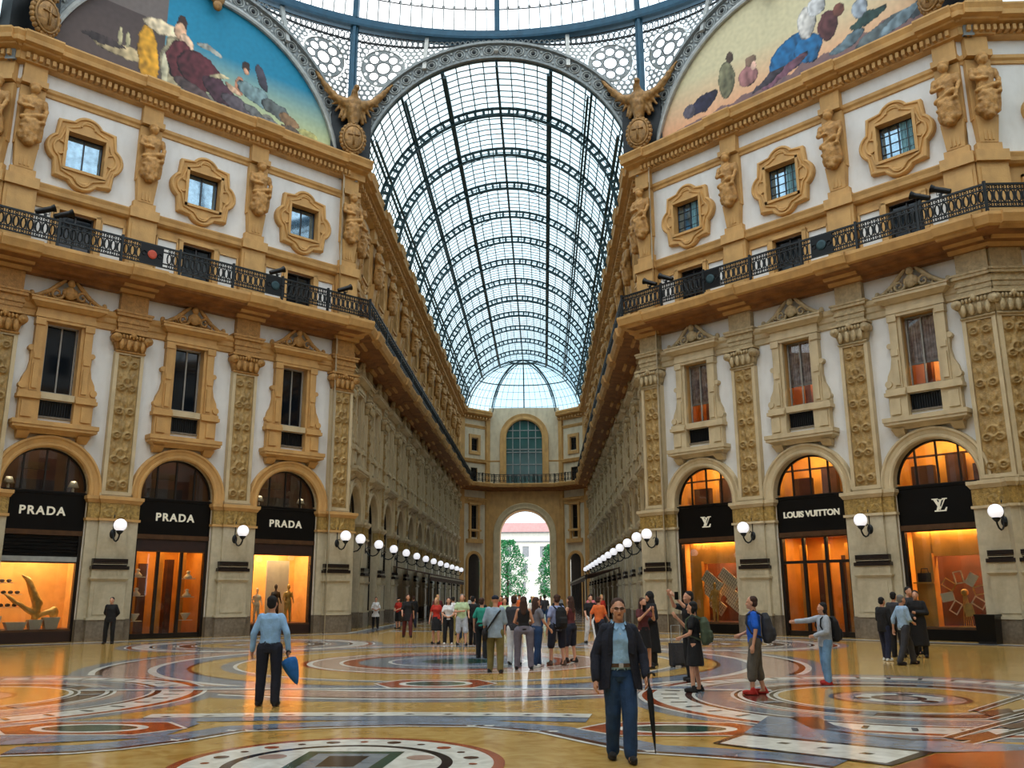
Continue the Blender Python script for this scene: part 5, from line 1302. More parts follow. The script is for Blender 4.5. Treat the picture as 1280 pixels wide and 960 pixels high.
def hand_items(P, k, s, detail=True):
    w = Vector(P['wr'+k]); e = Vector(P['el'+k]); d = (w-e).normalized()
    side = Vector((0, 1, 0)) if abs(d.z) > .6 else Vector((0, 0, 1)); side = (side-d*side.dot(d)).normalized(); nrm = d.cross(side)
    if s > 0: nrm = -nrm
    pc = w+d*.05; it = [('cap', w, w+d*.08, .026, .03)]
    for i, (o, L) in enumerate(((-.03, .062), (-.01, .074), (.01, .07), (.03, .055))):
        b = w+d*.085+side*o; m = b+d*L*.5+nrm*.004; t = m+d*L*.42+nrm*.03
        it += [('cap', w+d*.03+side*o*.6, b, .013, .0105), ('cap', b, m, .0105, .0095), ('cap', m, t, .0095, .008)]
    tb = w+d*.03-side*.03; it += [('cap', w+d*.01, tb, .014, .013), ('cap', tb, tb+d*.045-side*.02+nrm*.012, .0125, .009)]
    return it
def head_items(P):
    t = P['turn']; c = Vector((0, P['lean']*.9-.02, 1.62)); R = Matrix.Rotation(t, 4, 'Z')
    def q(x, y, z): return c+(R @ Vector((x, y, z)))
    it = [('cap', (0, P['lean']*.6+.01, 1.42), c+Vector((0, .015, -.07)), .06, .055), ('ell', q(0, .01, .03), (.076, .095, .098), R), ('ell', q(0, -.025, -.035), (.06, .07, .075), R), ('cap', q(0, -.06, -.085), q(0, -.075, -.08), .026, .022),
          ('cap', q(0, -.088, .01), q(0, -.104, -.022), .010, .014), ('cap', q(-.012, -.09, -.025), q(.012, -.09, -.025), .011, .011), ('cap', q(-.03, -.083, .028), q(.03, -.083, .028), .012, .012), ('cap', q(-.02, -.085, -.052), q(.02, -.085, -.052), .009, .009),
          ('ell', q(-.078, .005, -.005), (.012, .02, .032), R), ('ell', q(.078, .005, -.005), (.012, .02, .032), R), ('ell', q(-.04, -.07, -.02), (.02, .02, .02), R), ('ell', q(.04, -.07, -.02), (.02, .02, .02), R)]
    return it, q, R
def legs(P, r1, r2, r3, z0=None, ex=0):
    it = []
    for k in 'LR':
        h, n, a = Vector(P['hip'+k]), Vector(P['kn'+k]), Vector(P['ank'+k])
        it += [('cap', h, n, r1, r2)]
        if z0 is None: it.append(('cap', n, a, r2*.98, r3))
        elif z0 < .5: t = (.5-z0)/(.5-.09); e = n.lerp(a, t); it.append(('cap', n, e, r2*.98, r2*(1-t)+r3*t))
    return it
def torso(P, e=0, zb=.88):
    l = P['lean']; f = P['female']
    if f: R = [(zb, 0, 0, .15+e, .1+e), (.95, 0, .0, .165+e, .115+e), (1.02, 0, 0, .15+e, .105+e), (1.12, 0, l*.2, .12+e, .09+e), (1.22, 0, l*.3-.01, .135+e, .11+e), (1.3, 0, l*.4-.02, .15+e, .125+e), (1.38, 0, l*.5, .15+e, .1+e), (1.44, 0, l*.6, .11+e, .075+e), (1.47, 0, l*.6, .05+e, .05+e)]
    else: R = [(zb, 0, 0, .155+e, .11+e), (.96, 0, 0, .165+e, .12+e), (1.05, 0, l*.1-.01, .155+e, .12+e), (1.18, 0, l*.3-.01, .16+e, .12+e), (1.3, 0, l*.4-.01, .185+e, .125+e), (1.39, 0, l*.5, .18+e, .11+e), (1.45, 0, l*.6, .12+e, .08+e), (1.48, 0, l*.6, .05+e, .05+e)]
    return [('loft', R)]
def arms_items(P, r1, r2, r3, frac=1.0):
    it = []
    for k in 'LR':
        s, e, w = Vector(P['sh'+k]), Vector(P['el'+k]), Vector(P['wr'+k])
        s2 = s+Vector((-.03 if k == 'L' else .03, 0, -.005))
        if frac > .5: it += [('cap', s2, e, r1, r2), ('cap', e, e.lerp(w, min(1, (frac-.5)*2)), r2, r3)]
        elif frac > 0: it += [('cap', s2, s.lerp(e, frac*2), r1, r2*1.15)]
    return it
def person_mesh(key, P, top='shirt', bottom='trousers', hair='short', vox=.016, sleeve=1.0, coat=None, detail=False):
    ck = (key, vox)
    if ck in PC: return PC[ck]
    out = []; hi, q, R = head_items(P)
    body = torso(P, -.006)+arms_items(P, .05, .038, .026)+legs(P, .083, .056, .04)+hi+hand_items(P, 'L', 1)+hand_items(P, 'R', -1)
    for k in 'LR': a = Vector(P['ank'+k]); body.append(('cap', a+Vector((0, .02, -.03)), a+Vector((0, -.12, -.055)), .035, .026))
    out.append(('body', blob(body, min(vox, .016) if not detail else .0065, 'skin', 1 if not detail else 2), 'skin'))
    tp = torso(P, .012, 1.0 if top == 'tucked' else .86)+arms_items(P, .068, .055, .046, sleeve)
    if top == 'tank': tp = torso(P, .01, .88)
    if top == 'loose': tp = [('loft', [(.78, 0, 0, .2, .16), (.9, 0, 0, .195, .155), (1.1, 0, 0, .18, .14), (1.3, 0, 0, .19, .14), (1.4, 0, 0, .18, .11), (1.47, 0, 0, .08, .07)])]+arms_items(P, .075, .062, .055, sleeve)
    if top == 'jacket': tp = [('loft', [(.8, 0, 0, .2, .15), (.95, 0, 0, .195, .15), (1.15, 0, 0, .185, .145), (1.32, 0, 0, .205, .145), (1.41, 0, 0, .19, .12), (1.48, 0, 0, .1, .08)])]+arms_items(P, .078, .064, .052, sleeve)
    if top == 'coat': tp = [('loft', [(.3, 0, .02, .24, .22), (.6, 0, .01, .22, .2), (.95, 0, 0, .2, .16), (1.12, 0, 0, .17, .14), (1.32, 0, 0, .2, .145), (1.41, 0, 0, .18, .12), (1.49, 0, 0, .09, .08)])]+arms_items(P, .075, .062, .055, sleeve)
    if top == 'tunic': tp = [('loft', [(.66, 0, 0, .23, .17), (.9, 0, 0, .2, .15), (1.12, 0, 0, .16, .12), (1.3, 0, 0, .17, .14), (1.4, 0, 0, .16, .11), (1.47, 0, 0, .07, .07)])]+arms_items(P, .066, .056, .05, sleeve)
    out.append(({'tank': 'tank_top', 'coat': 'long_coat', 'jacket': 'jacket', 'tunic': 'tunic'}.get(top, 'shirt'), blob(tp, vox, 'skin', 2, .008, 9), 'top'))
    if bottom == 'trousers': bt = [('loft', [(.84, 0, 0, .15, .1), (.9, 0, 0, .175, .13), (1.0, 0, 0, .17, .125), (1.04, 0, 0, .155, .12)])]+legs(P, .112, .09, .074)
    elif bottom == 'shorts': bt = [('loft', [(.84, 0, 0, .15, .1), (.9, 0, 0, .18, .135), (1.0, 0, 0, .17, .125), (1.04, 0, 0, .155, .12)])]+legs(P, .115, .1, .09, .5)
    elif bottom == 'capri': bt = [('loft', [(.84, 0, 0, .15, .1), (.9, 0, 0, .18, .135), (1.0, 0, 0, .17, .125), (1.04, 0, 0, .155, .12)])]+legs(P, .115, .1, .075, .3)
    else: bt = [('loft', [(.5, 0, 0, .21, .18), (.7, 0, 0, .2, .16), (.9, 0, 0, .18, .14), (1.03, 0, 0, .15, .12)])]
    out.append(({'trousers': 'trousers', 'shorts': 'shorts', 'capri': 'trousers'}.get(bottom, 'skirt'), blob(bt, vox, 'skin', 2, .007, 8), 'bottom'))
    for k in 'LR':
        ss = []
        a = Vector(P['ank'+k]); b = a+Vector((.015 if k == 'L' else -.015, 0, 0))
        ss += [('cap', (b.x, b.y+.04, .045), (b.x, b.y-.14, .038), .045, .038), ('ell', (b.x, b.y-.1, .05), (.045, .09, .04)), ('cap', (b.x, b.y+.02, .06), (b.x, b.y+.01, .1), .048, .046), ('ell', (b.x, b.y-.04, .015), (.05, .15, .018))]
        out.append(('shoe', blob(ss, max(.012, vox*.85), 'skin', 1), 'shoes'))
    hr = []
    if hair != 'bald':
        hr = [('ell', q(0, .028, .062), (.084, .094, .082), R), ('ell', q(0, .05, .01), (.08, .07, .09), R)]
        if hair == 'long': hr += [('cap', q(0, .06, .0), q(0, .09, -.26), .085, .07), ('cap', q(-.06, .03, -.02), q(-.08, .05, -.2), .035, .03), ('cap', q(.06, .03, -.02), q(.08, .05, -.2), .035, .03)]
        if hair == 'bob': hr += [('cap', q(-.06, .03, 0), q(-.06, .03, -.08), .04, .035), ('cap', q(.06, .03, 0), q(.06, .03, -.08), .04, .035)]
        if hair == 'cap': hr = [('ell', q(0, .012, .06), (.088, .102, .07), R), ('cap', q(-.03, -.09, .055), q(.03, -.09, .055), .02, .02), ('cap', q(0, -.1, .055), q(0, -.15, .045), .025, .02)]
        if hair == 'hood': hr = [('ell', q(0, .03, .03), (.105, .12, .13), R), ('cap', q(0, .04, -.05), q(0, .05, -.2), .1, .13)]
        if hair == 'back': hr = [('ell', q(0, .032, .056), (.085, .088, .08), R), ('ell', q(0, .045, -.005), (.083, .066, .075), R)]
        out.append(('cap' if hair == 'cap' else ('hood' if hair == 'hood' else 'hair'), blob(hr, max(.012, vox*.8), 'skin', 1, .004, 14), 'hair'))
    PC[ck] = out
    return out
def person(key, P, px, py, face, label, cols, h=1.75, xy=None, **kw):
    x, y = xy if xy else ground(px, py)
    s = h/1.75
    r = empty('person', Matrix.Translation((x, y, .002)) @ Matrix.Rotation(face, 4, 'Z') @ Matrix.Scale(s, 4)); tag(r, label, 'person')
    kw['vox'] = kw.get('vox') or (.013 if y < 20 else (.016 if y < 26 else .02))
    for nm, me, role in person_mesh(key, P, **kw):
        o = link(nm, me, r); c = cols.get(role)
        if c:
            o.material_slots[0].link = 'OBJECT'; o.material_slots[0].material = MATS[c]
        if cols.get(role+'_label'): o['label'] = cols[role+'_label']
    return r
for nm, c_ in dict(navy=(26, 30, 48), black=(18, 17, 20), charcoal=(52, 52, 58), lightblue=(150, 192, 236), skyblue=(160, 190, 220), royal=(20, 96, 210), jeans=(30, 62, 104), jeans_dark=(26, 34, 62), khaki=(120, 112, 66), grey=(120, 120, 130),
                   greytrouser=(112, 108, 122), white=(232, 232, 232), green=(30, 120, 90), palegreen=(190, 214, 170), red=(190, 46, 30), orange=(224, 110, 50), maroon=(90, 34, 36), lavender=(150, 160, 200), greyblue=(150, 170, 190), brown=(84, 62, 48), olive=(72, 84, 62), silver=(180, 186, 196), patterned=(120, 160, 200), shoe_red=(180, 40, 30), shoe_dark=(26, 22, 22), shoe_white=(220, 220, 216), teal=(40, 150, 130), pink=(214, 120, 130), umb_blue=(30, 100, 170), hair_black=(22, 17, 16), hair_brown=(66, 40, 28), hair_blond=(190, 150, 90), hair_grey=(120, 116, 112), capri=(96, 88, 78)).items():
    cloth('c_'+nm, *c_)
K = lambda **k: {a: ('c_'+b if b not in ('skin', 'skin_tan') and not a.endswith('label') else b) for a, b in k.items()}
# 1 the man walking towards the viewer, open jacket over light blue shirt
PF = pose('front', step=.14, arms=('down', 'bag'), hip=.085)
for k_, x_ in (('knL', .085), ('knR', -.085), ('ankL', .075), ('ankR', -.085)): PF[k_] = (x_, PF[k_][1], PF[k_][2])
PF['shR'] = (-.18, 0, 1.41); PF['shL'] = (.18, 0, 1.41)
PF['wrR'] = (-.28, -.06, .86); PF['elR'] = (-.265, .03, 1.13); PF['elL'] = (.27, .02, 1.13); PF['wrL'] = (.28, -.12, .9)
fx, fy = ground(778, 951)
FH = 1.71; FM = Matrix.Translation((fx, fy, .002)) @ Matrix.Rotation(.05, 4, 'Z') @ Matrix.Scale(FH/1.75, 4)
r = empty('person', FM); tag(r, 'man in open navy jacket and blue jeans walking forward with a rolled umbrella', 'person')
for nm, me, role in person_mesh('front', PF, top='tucked', vox=.009, hair='short', detail=True, sleeve=0):
    if nm == 'body': link(nm, me, r)
    if nm in ('shirt', 'trousers', 'shoe', 'hair'):
        o = link({'trousers': 'jeans'}.get(nm, nm), me, r); o.material_slots[0].link = 'OBJECT'; o.material_slots[0].material = MATS[{'shirt': 'c_lightblue', 'trousers': 'c_jeans', 'shoe': 'c_shoe_dark', 'hair': 'c_hair_brown'}[nm]]
mb = MB('c_navy'); mb.smooth = True                            # jacket shell open in front
rings = []
for z, rx, ry, gap in ((.76, .25, .19, .62), (.81, .246, .19, .6), (.9, .238, .185, .56), (1.0, .228, .178, .52), (1.15, .215, .17, .46), (1.28, .222, .165, .42), (1.38, .212, .145, .38), (1.44, .168, .112, .36), (1.485, .1, .088, .5)):
    row = []
    for i in range(27):
        a = -pi/2+gap+(2*pi-2*gap)*i/26; wv = 1+.03*sin(a*7+z*11); row.append((rx*wv*cos(a), .01+ry*wv*sin(a), z+.01*sin(a*5)))
    rings.append(row)
mb.sweep2(rings); mb.sweep2([[(p[0]*.93, p[1]*.93, p[2]) for p in r0] for r0 in rings])
for e in (0, -1): mb.sweep2([[r0[e], (r0[e][0]*.93, r0[e][1]*.93, r0[e][2])] for r0 in rings])
mb.sweep2([[p, (p[0]*.93, p[1]*.93, p[2])] for p in rings[0]])
for s_, e in ((-1, -1), (1, 0)):                                 # lapels and collar
    mb.sweep2([[(rings[j][e][0], rings[j][e][1]-.004, rings[j][e][2]), (rings[j][e][0]+s_*.055, rings[j][e][1]-.03, rings[j][e][2]-.02)] for j in (4, 5, 6, 7)])
mb.build('jacket', r)
sl = blob(arms_items(PF, .07, .066, .054, .97), .012, 'c_navy', 2, .012, 10); link('jacket_sleeves', sl, r)
mb = MB('c_brown'); mb.smooth = False
mb.sweep2([[((.172+q_)*cos(2*pi*i/32), (.128+q_)*sin(2*pi*i/32), z) for q_, z in ((.004, 1.0), (.016, 1.0), (.016, 1.04), (.004, 1.04))] for i in range(33)])
mb.m('c_silver').box(-.025, .025, -.152, -.14, .995, 1.045); mb.build('belt', r)
mb = MB('c_lightblue')
for s_ in (-1, 1): mb.add([(s_*.005, -.1, 1.445), (s_*.075, -.06, 1.5), (s_*.085, -.085, 1.45), (s_*.04, -.13, 1.4)], [(0, 1, 2, 3)]); mb.add([(s_*.075, -.06, 1.5), (s_*.07, .05, 1.52), (s_*.09, .06, 1.47), (s_*.085, -.085, 1.45)], [(0, 1, 2, 3)])
for i in range(5): mb.m('c_white').sph((0, -.139+.002*i, 1.36-i*.07), (.007, .004, .007), 8, 5)
mb.build('collar', r)
_, q, R = head_items(PF); mb = MB('black_frame'); mb.smooth = True
for s_ in (-1, 1):
    mb.m('black_frame').tube([q(s_*.032+.021*cos(6.283*j/14), -.104, .02+.014*sin(6.283*j/14)) for j in range(14)], .0035, 5, closed=True)
    mb.tube([q(s_*.056, -.102, .022), q(s_*.078, -.04, .02), q(s_*.08, .01, .01)], .003, 5)
    mb.m('bronze_frame').add([q(s_*.032+.019*cos(6.283*j/14), -.103, .02+.012*sin(6.283*j/14)) for j in range(14)], [tuple(range(14))])
mb.m('black_frame').tube([q(-.01, -.106, .022), q(.01, -.106, .022)], .003, 5); mb.build('glasses', r)
mb = MB('c_maroon'); mb.sph(q(0, -.094, -.052), (.022, .006, .006), 10, 5); mb.build('lips', r)
def umbrella(top, tip, m, label, rmax=.035, furl=False):
    o_ = empty('umbrella', None); tag(o_, label, 'umbrella'); a, b = Vector(top), Vector(tip); d = (b-a); 
    mb = MB('black_frame'); mb.smooth = True; mb.tube([a-d*.02, a+d*.2], .01, 8)
    hk = [a-d*.02+Vector((.0, -.0, 0))]; L_ = d.length
    for i in range(7): t = pi*i/6; hk.append(a-d*.04+Vector((.035*(1-cos(t)), 0, .035*sin(t))))
    mb.tube(hk, .013, 8); mb.build('handle', o_); mb = MB('black_frame'); mb.tube([a+d*.95, b], .006, 6); mb.build('ferrule', o_)
    mb = MB(m); mb.smooth = True; n = 16; vs = []; prof = [(.12, .4), (.16, .9), (.3, 1.0), (.5, .85), (.75, .55), (.93, .22), (.96, .1)]; u = d.normalized(); w = u.cross(Vector((0, 1, 0.1))).normalized(); v = u.cross(w)
    rows = []
    for t, rr in prof: rows.append([a+d*t+(w*cos(2*pi*j/n)+v*sin(2*pi*j/n))*rmax*rr*(1 if j % 2 else (.6 if not furl else .72)) for j in range(n+1)])
    mb.sweep2(rows); mb.build('folded_canopy', o_); return o_
hw = FM @ Vector(PF['wrL']); umbrella((hw.x+.015, hw.y-.08, hw.z-.02), (hw.x+.05, hw.y-.18, .12), 'c_black', 'long rolled black umbrella held by the man in the navy jacket')
# 2 man seen from behind in light blue shirt
PB = pose('back', step=.04, arms=('down', 'down'), hip=.11); PB['elR'] = (-.29, .04, 1.15); PB['wrR'] = (-.3, -.04, .9); PB['elL'] = (.27, .03, 1.14); PB['wrL'] = (.3, -.03, .89)
person('man_back', PB, 333, 883, pi, 'man seen from behind in light blue shirt and navy trousers holding a blue umbrella', K(top='lightblue', bottom='navy', shoes='shoe_dark', hair='hair_black', body='skin'), 1.75, vox=.011, top='tucked')
x, y = ground(333, 883); umbrella((x+.31, y-.06, .82), (x+.52, y-.1, .34), 'c_umb_blue', 'half-furled blue umbrella hanging from the hand of the man in light blue', .13, True)
# 3.. everyone else
PG = pose('guard', step=.0, arms=('back', 'back'), hip=.11)
person('guard', PG, 135, 805, .1, 'guard in a dark suit standing before the left pier, hands behind the back', K(top='black', bottom='black', shoes='shoe_dark', hair='hair_black', body='skin'), 1.74, top='jacket')
PS = pose('stand', step=.03, arms=('front', 'front')); PSf = pose('standf', step=.03, arms=('front', 'front'), female=True); PW = pose('walk', step=.2, arms=('swingf', 'swingb')); PWf = pose('walkf', step=.16, arms=('swingf', 'swingb'), female=True)
PD = pose('down', step=.05); PDf = pose('downf', step=.05, female=True); PP = pose('phone', step=.05, arms=('phone', 'phone'), female=True); PX = pose('cross', arms=('cross', 'bag')); PBg = pose('bagst', step=.02, arms=('down', 'bag'))
person('tunic', PSf, 469, 786, .2, 'person in a white tunic and dark trousers standing near the left arcade', K(top='white', bottom='black', shoes='shoe_dark', hair='hair_black', body='skin_tan'), 1.68, top='tunic', sleeve=.5)
person('womanskirt', PDf, 545, 805, -.3, 'blonde woman in a red top and dark skirt, left edge of the crowd', K(top='red', bottom='black', shoes='shoe_dark', hair='hair_blond', body='skin'), 1.68, bottom='skirt', hair='long', sleeve=.3)
person('womanfront', PSf, 560, 806, .1, 'dark-haired woman in a printed white shirt and dark jeans', K(top='white', bottom='black', shoes='shoe_white', hair='hair_black', body='skin'), 1.68, hair='long', sleeve=.3)
person('mansh', PX, 577, 807, .2, 'man in a pale green polo shirt and light shorts with folded arms', K(top='palegreen', bottom='silver', shoes='shoe_dark', hair='hair_grey', body='skin'), 1.8, bottom='shorts', sleeve=.3)
person('coatf', PD, 591, 806, 2.6, 'person in black standing behind the man in pale green', K(top='black', bottom='black', shoes='shoe_dark', hair='hair_black', body='skin'), 1.72, top='jacket')
person('womandown', PDf, 602, 823, 2.8, 'woman with a teal top and black trousers seen from behind', K(top='teal', bottom='black', shoes='shoe_dark', hair='hair_brown', body='skin'), 1.68, hair='short', sleeve=.4)
person('strapman', pose('b2', step=.06, arms=('front', 'down')), 619, 841, pi-.15, 'man from behind in a grey-blue shirt, dark cap and khaki trousers', K(top='greyblue', bottom='khaki', shoes='shoe_dark', hair='navy', body='skin'), 1.76, top='loose', hair='cap', vox=.014, sleeve=.6)
person('tank', pose('t2', step=.03, hip=.14, arms=('front', 'front'), female=True), 655, 837, pi, 'long-haired woman from behind in a black top and wide grey trousers', K(top='black', bottom='greytrouser', shoes='shoe_dark', hair='hair_brown', body='skin'), 1.72, top='tank', hair='long', vox=.014)
person('whitetr', PD, 643, 831, 2.9, 'person in white trousers half hidden by the woman in black', K(top='charcoal', bottom='white', shoes='shoe_dark', hair='hair_brown', body='skin'), 1.74, vox=.016, sleeve=.4)
person('womanjeans', PWf, 671, 834, 2.2, 'brown-haired woman in a grey top and blue jeans beside the black top', K(top='grey', bottom='jeans', shoes='shoe_white', hair='hair_brown', body='skin'), 1.7, hair='long', sleeve=.3)
person('packman', pose('b3', step=.05, hip=.13, arms=('front', 'down')), 697, 832, pi+.5, 'man in a lavender T-shirt and navy shorts wearing a backpack', K(top='lavender', bottom='navy', shoes='brown', hair='hair_brown', body='skin'), 1.76, bottom='shorts', sleeve=.35, vox=.014)
person('darkwoman', pose('d3', step=.04, arms=('front', 'front'), female=True), 714, 828, pi+.9, 'woman in a dark sleeveless top and dark shorts beside the backpacker', K(top='maroon', bottom='navy', shoes='shoe_dark', hair='hair_brown', body='skin'), 1.72, top='tank', bottom='shorts', hair='long')
person('walkman', PW, 739, 804, .3, 'man in a black T-shirt and white trousers walking in the middle distance', K(top='black', bottom='white', shoes='shoe_dark', hair='hair_black', body='skin'), 1.75, sleeve=.35)
person('womanphone', PP, 806, 836, .5, 'brown-haired woman in a dark dress lifting a phone behind the man in the jacket', K(top='maroon', bottom='black', shoes='shoe_dark', hair='hair_brown', body='skin'), 1.68, bottom='skirt', hair='long', sleeve=.3)
person('longcoat', pose('lc', step=.03, arms=('front', 'front'), female=True), 815, 832, -.9, 'hooded person in a long black coat behind the woman with the phone', K(top='black', bottom='black', shoes='shoe_dark', hair='hair_black', body='skin'), 1.82, top='coat', hair='hood')
person('blackdress', pose('bd', step=.04, arms=('phone', 'front'), female=True), 871, 865, -1.9, 'black-haired woman in black with a green backpack looking at a camera', K(top='black', bottom='black', shoes='shoe_dark', hair='hair_black', body='skin'), 1.62, bottom='skirt', hair='bob', vox=.012, sleeve=.3)
person('manup', pose('mu', step=.05, arms=('up', 'up')), 866, 852, -1.2, 'dark-haired person raising a phone behind the woman with the green backpack', K(top='black', bottom='black', shoes='shoe_dark', hair='hair_black', body='skin'), 1.82, sleeve=.35)
person('bluepolo', pose('bp', step=.1, hip=.11, arms=('front', 'down'), turn=-.1), 948, 868, -pi/2-.2, 'man in a royal blue polo shirt and grey cropped trousers looking left', K(top='royal', bottom='capri', shoes='shoe_red', hair='hair_brown', body='skin_tan'), 1.72, bottom='capri', hair='back', vox=.011, sleeve=.38)
person('pointer', pose('pt', step=.05, arms=('point', 'front'), female=True), 1036, 856, -pi/2+.1, 'person in a pale jacket and patterned blue trousers pointing left', K(top='silver', bottom='patterned', shoes='shoe_red', hair='hair_black', body='skin'), 1.58, top='jacket', hair='bob', vox=.013)
person('boyjacket', pose('bj', step=.1, arms=('down', 'front')), 1109, 826, pi/2+.5, 'dark-haired youth in a black jacket and navy trousers at the left of the right group', K(top='black', bottom='jeans_dark', shoes='shoe_white', hair='hair_black', body='skin'), 1.66, top='jacket')
person('walkblue', pose('wb', step=.28, arms=('front', 'swingb'), knee=.05), 1134, 831, pi/2+.2, 'man in a light blue shirt and charcoal trousers striding to the right', K(top='skyblue', bottom='charcoal', shoes='shoe_dark', hair='hair_grey', body='skin'), 1.72, vox=.013, sleeve=.7)
person('thirdman', PS, 1124, 822, pi/2+.8, 'dark-haired person behind the man in light blue', K(top='charcoal', bottom='black', shoes='shoe_dark', hair='hair_black', body='skin'), 1.8)
person('robeman', pose('rb', step=.03, arms=('front', 'cross')), 1152, 822, -.5, 'tall person in a long dark coat with a pale scarf at the right group', K(top='black', bottom='black', shoes='shoe_dark', hair='hair_black', body='skin'), 1.84, top='coat')
person('backhead', PD, 1143, 818, .3, 'tall person in dark clothes at the back of the right group', K(top='charcoal', bottom='black', shoes='shoe_dark', hair='hair_black', body='skin_tan'), 1.95)
# crowd farther down the gallery
far = [('far_a', PW, dict(top='shirt', bottom='trousers', hair='short', sleeve=.4)), ('far_b', PWf, dict(top='tunic', bottom='trousers', hair='long', sleeve=.5)), ('far_c', PD, dict(top='jacket', bottom='trousers', hair='short')), ('far_d', PDf, dict(top='shirt', bottom='skirt', hair='long', sleeve=.3)), ('far_e', PS, dict(top='shirt', bottom='shorts', hair='cap', sleeve=.35))]
FC = [('red', 'black', 'far_e', -5.6, 50, 'red jersey', 'black shorts', 'left side near the awning'), ('black', 'navy', 'far_c', -5.0, 51.5, 'black coat', 'navy trousers', 'left side near the awning'), ('maroon', 'charcoal', 'far_a', -3.1, 47, 'maroon shirt', 'charcoal trousers', 'behind the man in pale green'),
      ('white', 'khaki', 'far_a', -1.8, 42, 'white shirt', 'khaki trousers', 'in the middle of the gallery'), ('green', 'jeans', 'far_b', -1.0, 38, 'green tunic', 'blue jeans', 'behind the capped man'), ('black', 'black', 'far_c', -.1, 36, 'black jacket', 'black trousers', 'between the capped man and the woman in black'),
      ('red', 'jeans_dark', 'far_d', .3, 44, 'red top', 'dark blue skirt', 'in the middle of the gallery'), ('orange', 'grey', 'far_e', 1.1, 47, 'orange shirt', 'grey shorts', 'in the middle of the gallery'), ('white', 'black', 'far_b', 1.9, 40, 'white tunic', 'black trousers', 'in the middle of the gallery'),
      ('charcoal', 'jeans', 'far_a', 2.4, 52, 'charcoal shirt', 'blue jeans', 'in the middle of the gallery'), ('palegreen', 'navy', 'far_d', .9, 34, 'pale green top', 'navy skirt', 'just behind the woman in grey'), ('black', 'grey', 'far_a', 2.9, 36, 'black shirt', 'grey trousers', 'behind the backpacker'),
      ('pink', 'white', 'far_d', 4.6, 44, 'pink top', 'white skirt', 'toward the right arcade'), ('orange', 'navy', 'far_a', 4.2, 31, 'orange shirt', 'navy trousers', 'just left of the man in the jacket'), ('red', 'black', 'far_b', 5.3, 47, 'red tunic', 'black trousers', 'toward the right arcade'),
      ('navy', 'khaki', 'far_e', 5.8, 56, 'navy shirt', 'khaki shorts', 'beside the right awning'), ('white', 'jeans', 'far_a', -2.4, 60, 'white shirt', 'blue jeans', 'far down the gallery on the left'), ('lavender', 'black', 'far_c', .4, 64, 'lavender jacket', 'black trousers', 'far down the gallery at the centre'),
      ('maroon', 'navy', 'far_d', 2.1, 70, 'maroon top', 'navy skirt', 'far down the gallery at the centre'), ('black', 'jeans', 'far_e', -.9, 78, 'black shirt', 'jean shorts', 'near the exit arch'), ('teal', 'charcoal', 'far_a', 1.2, 84, 'teal shirt', 'charcoal trousers', 'near the exit arch'), ('silver', 'brown', 'far_c', 3.4, 62, 'silver jacket', 'brown trousers', 'right of the gallery centre'),
      ('black', 'maroon', 'far_b', -3.6, 40, 'black tunic', 'maroon trousers', 'behind the woman in the printed shirt'), ('khaki', 'black', 'far_c', -.6, 54, 'khaki jacket', 'black trousers', 'left of the gallery centre')]
FD = {k_: (p_, kw_) for k_, p_, kw_ in far}
for i, (t_, b_2, kk, x, y, tn, bn, wh) in enumerate(FC):
    p_, kw_ = FD[kk]
    person(kk, p_, 0, 0, (pi if i % 2 else 0)+((i*37) % 20-10)*.06, 'passer-by in %s and %s, %s' % (tn, bn, wh), K(top=t_, bottom=b_2, shoes='shoe_dark', hair=['hair_black', 'hair_brown', 'hair_blond'][i % 3], body='skin' if i % 4 else 'skin_tan'), 1.66+(i*7 % 5)*.035, xy=(x, y), vox=.022, **kw_)
# bags
def backpack(px, py, face, h, m, label, s=1.0, off_=.22):
    x, y = ground(px, py); M = Matrix.Translation((x, y, 0)) @ Matrix.Rotation(face, 4, 'Z') @ Matrix.Scale(h/1.75, 4); r = empty('backpack', M); tag(r, label, 'backpack')
    link('bag_body', blob([('loft', [(.9, 0, off_, .12*s, .06), (.96, 0, off_+.02, .16*s, .1), (1.15, 0, off_+.02, .165*s, .11), (1.35, 0, off_, .15*s, .09), (1.45, 0, off_-.02, .08*s, .05)]), ('loft', [(.95, 0, off_+.1, .1*s, .04), (1.05, 0, off_+.12, .12*s, .06), (1.18, 0, off_+.11, .11*s, .04)])], .014, m, 2, .008, 8), r)
    mb = MB(m); mb.smooth = True
    for s_ in (-1, 1): mb.tube([(s_*.1, off_-.06, 1.4), (s_*.12, 0, 1.49), (s_*.13, -.12, 1.4), (s_*.14, -.14, 1.25), (s_*.15, -.05, 1.08), (s_*.13, off_-.07, 1.0)], .018, 6)
    mb.build('strap', r)
backpack(697, 832, pi+.5, 1.76, 'c_black', 'black backpack on the man in the lavender T-shirt')
backpack(871, 865, -1.9, 1.62, 'c_olive', 'large green backpack on the woman in black', 1.15, .22)
backpack(948, 868, -pi/2-.2, 1.72, 'c_charcoal', 'dark grey backpack on the man in the blue polo')
backpack(1036, 856, -pi/2+.1, 1.58, 'c_black', 'black backpack on the pointing person', 1.1)
x, y = ground(619, 841); mb = MB('c_black'); mb.smooth = True; mb.tube([(x+.17, y-.0, 1.45), (x+.08, y-.17, 1.35), (x-.06, y-.17, 1.15), (x-.2, y-.12, .95), (x-.24, y+.02, .9), (x-.16, y+.18, 1.0), (x+.1, y+.16, 1.35), (x+.17, y, 1.47)], .022, 6)
o = mb.build('shoulder_strap_bag'); mb2 = MB('c_black'); mb2.smooth = True; mb2.sph((x-.24, y-.05, .86), (.07, .14, .16), 12, 8); o2 = mb2.build('bag_pouch', o); tag(o, 'black shoulder bag slung across the capped man in grey-blue', 'bag')
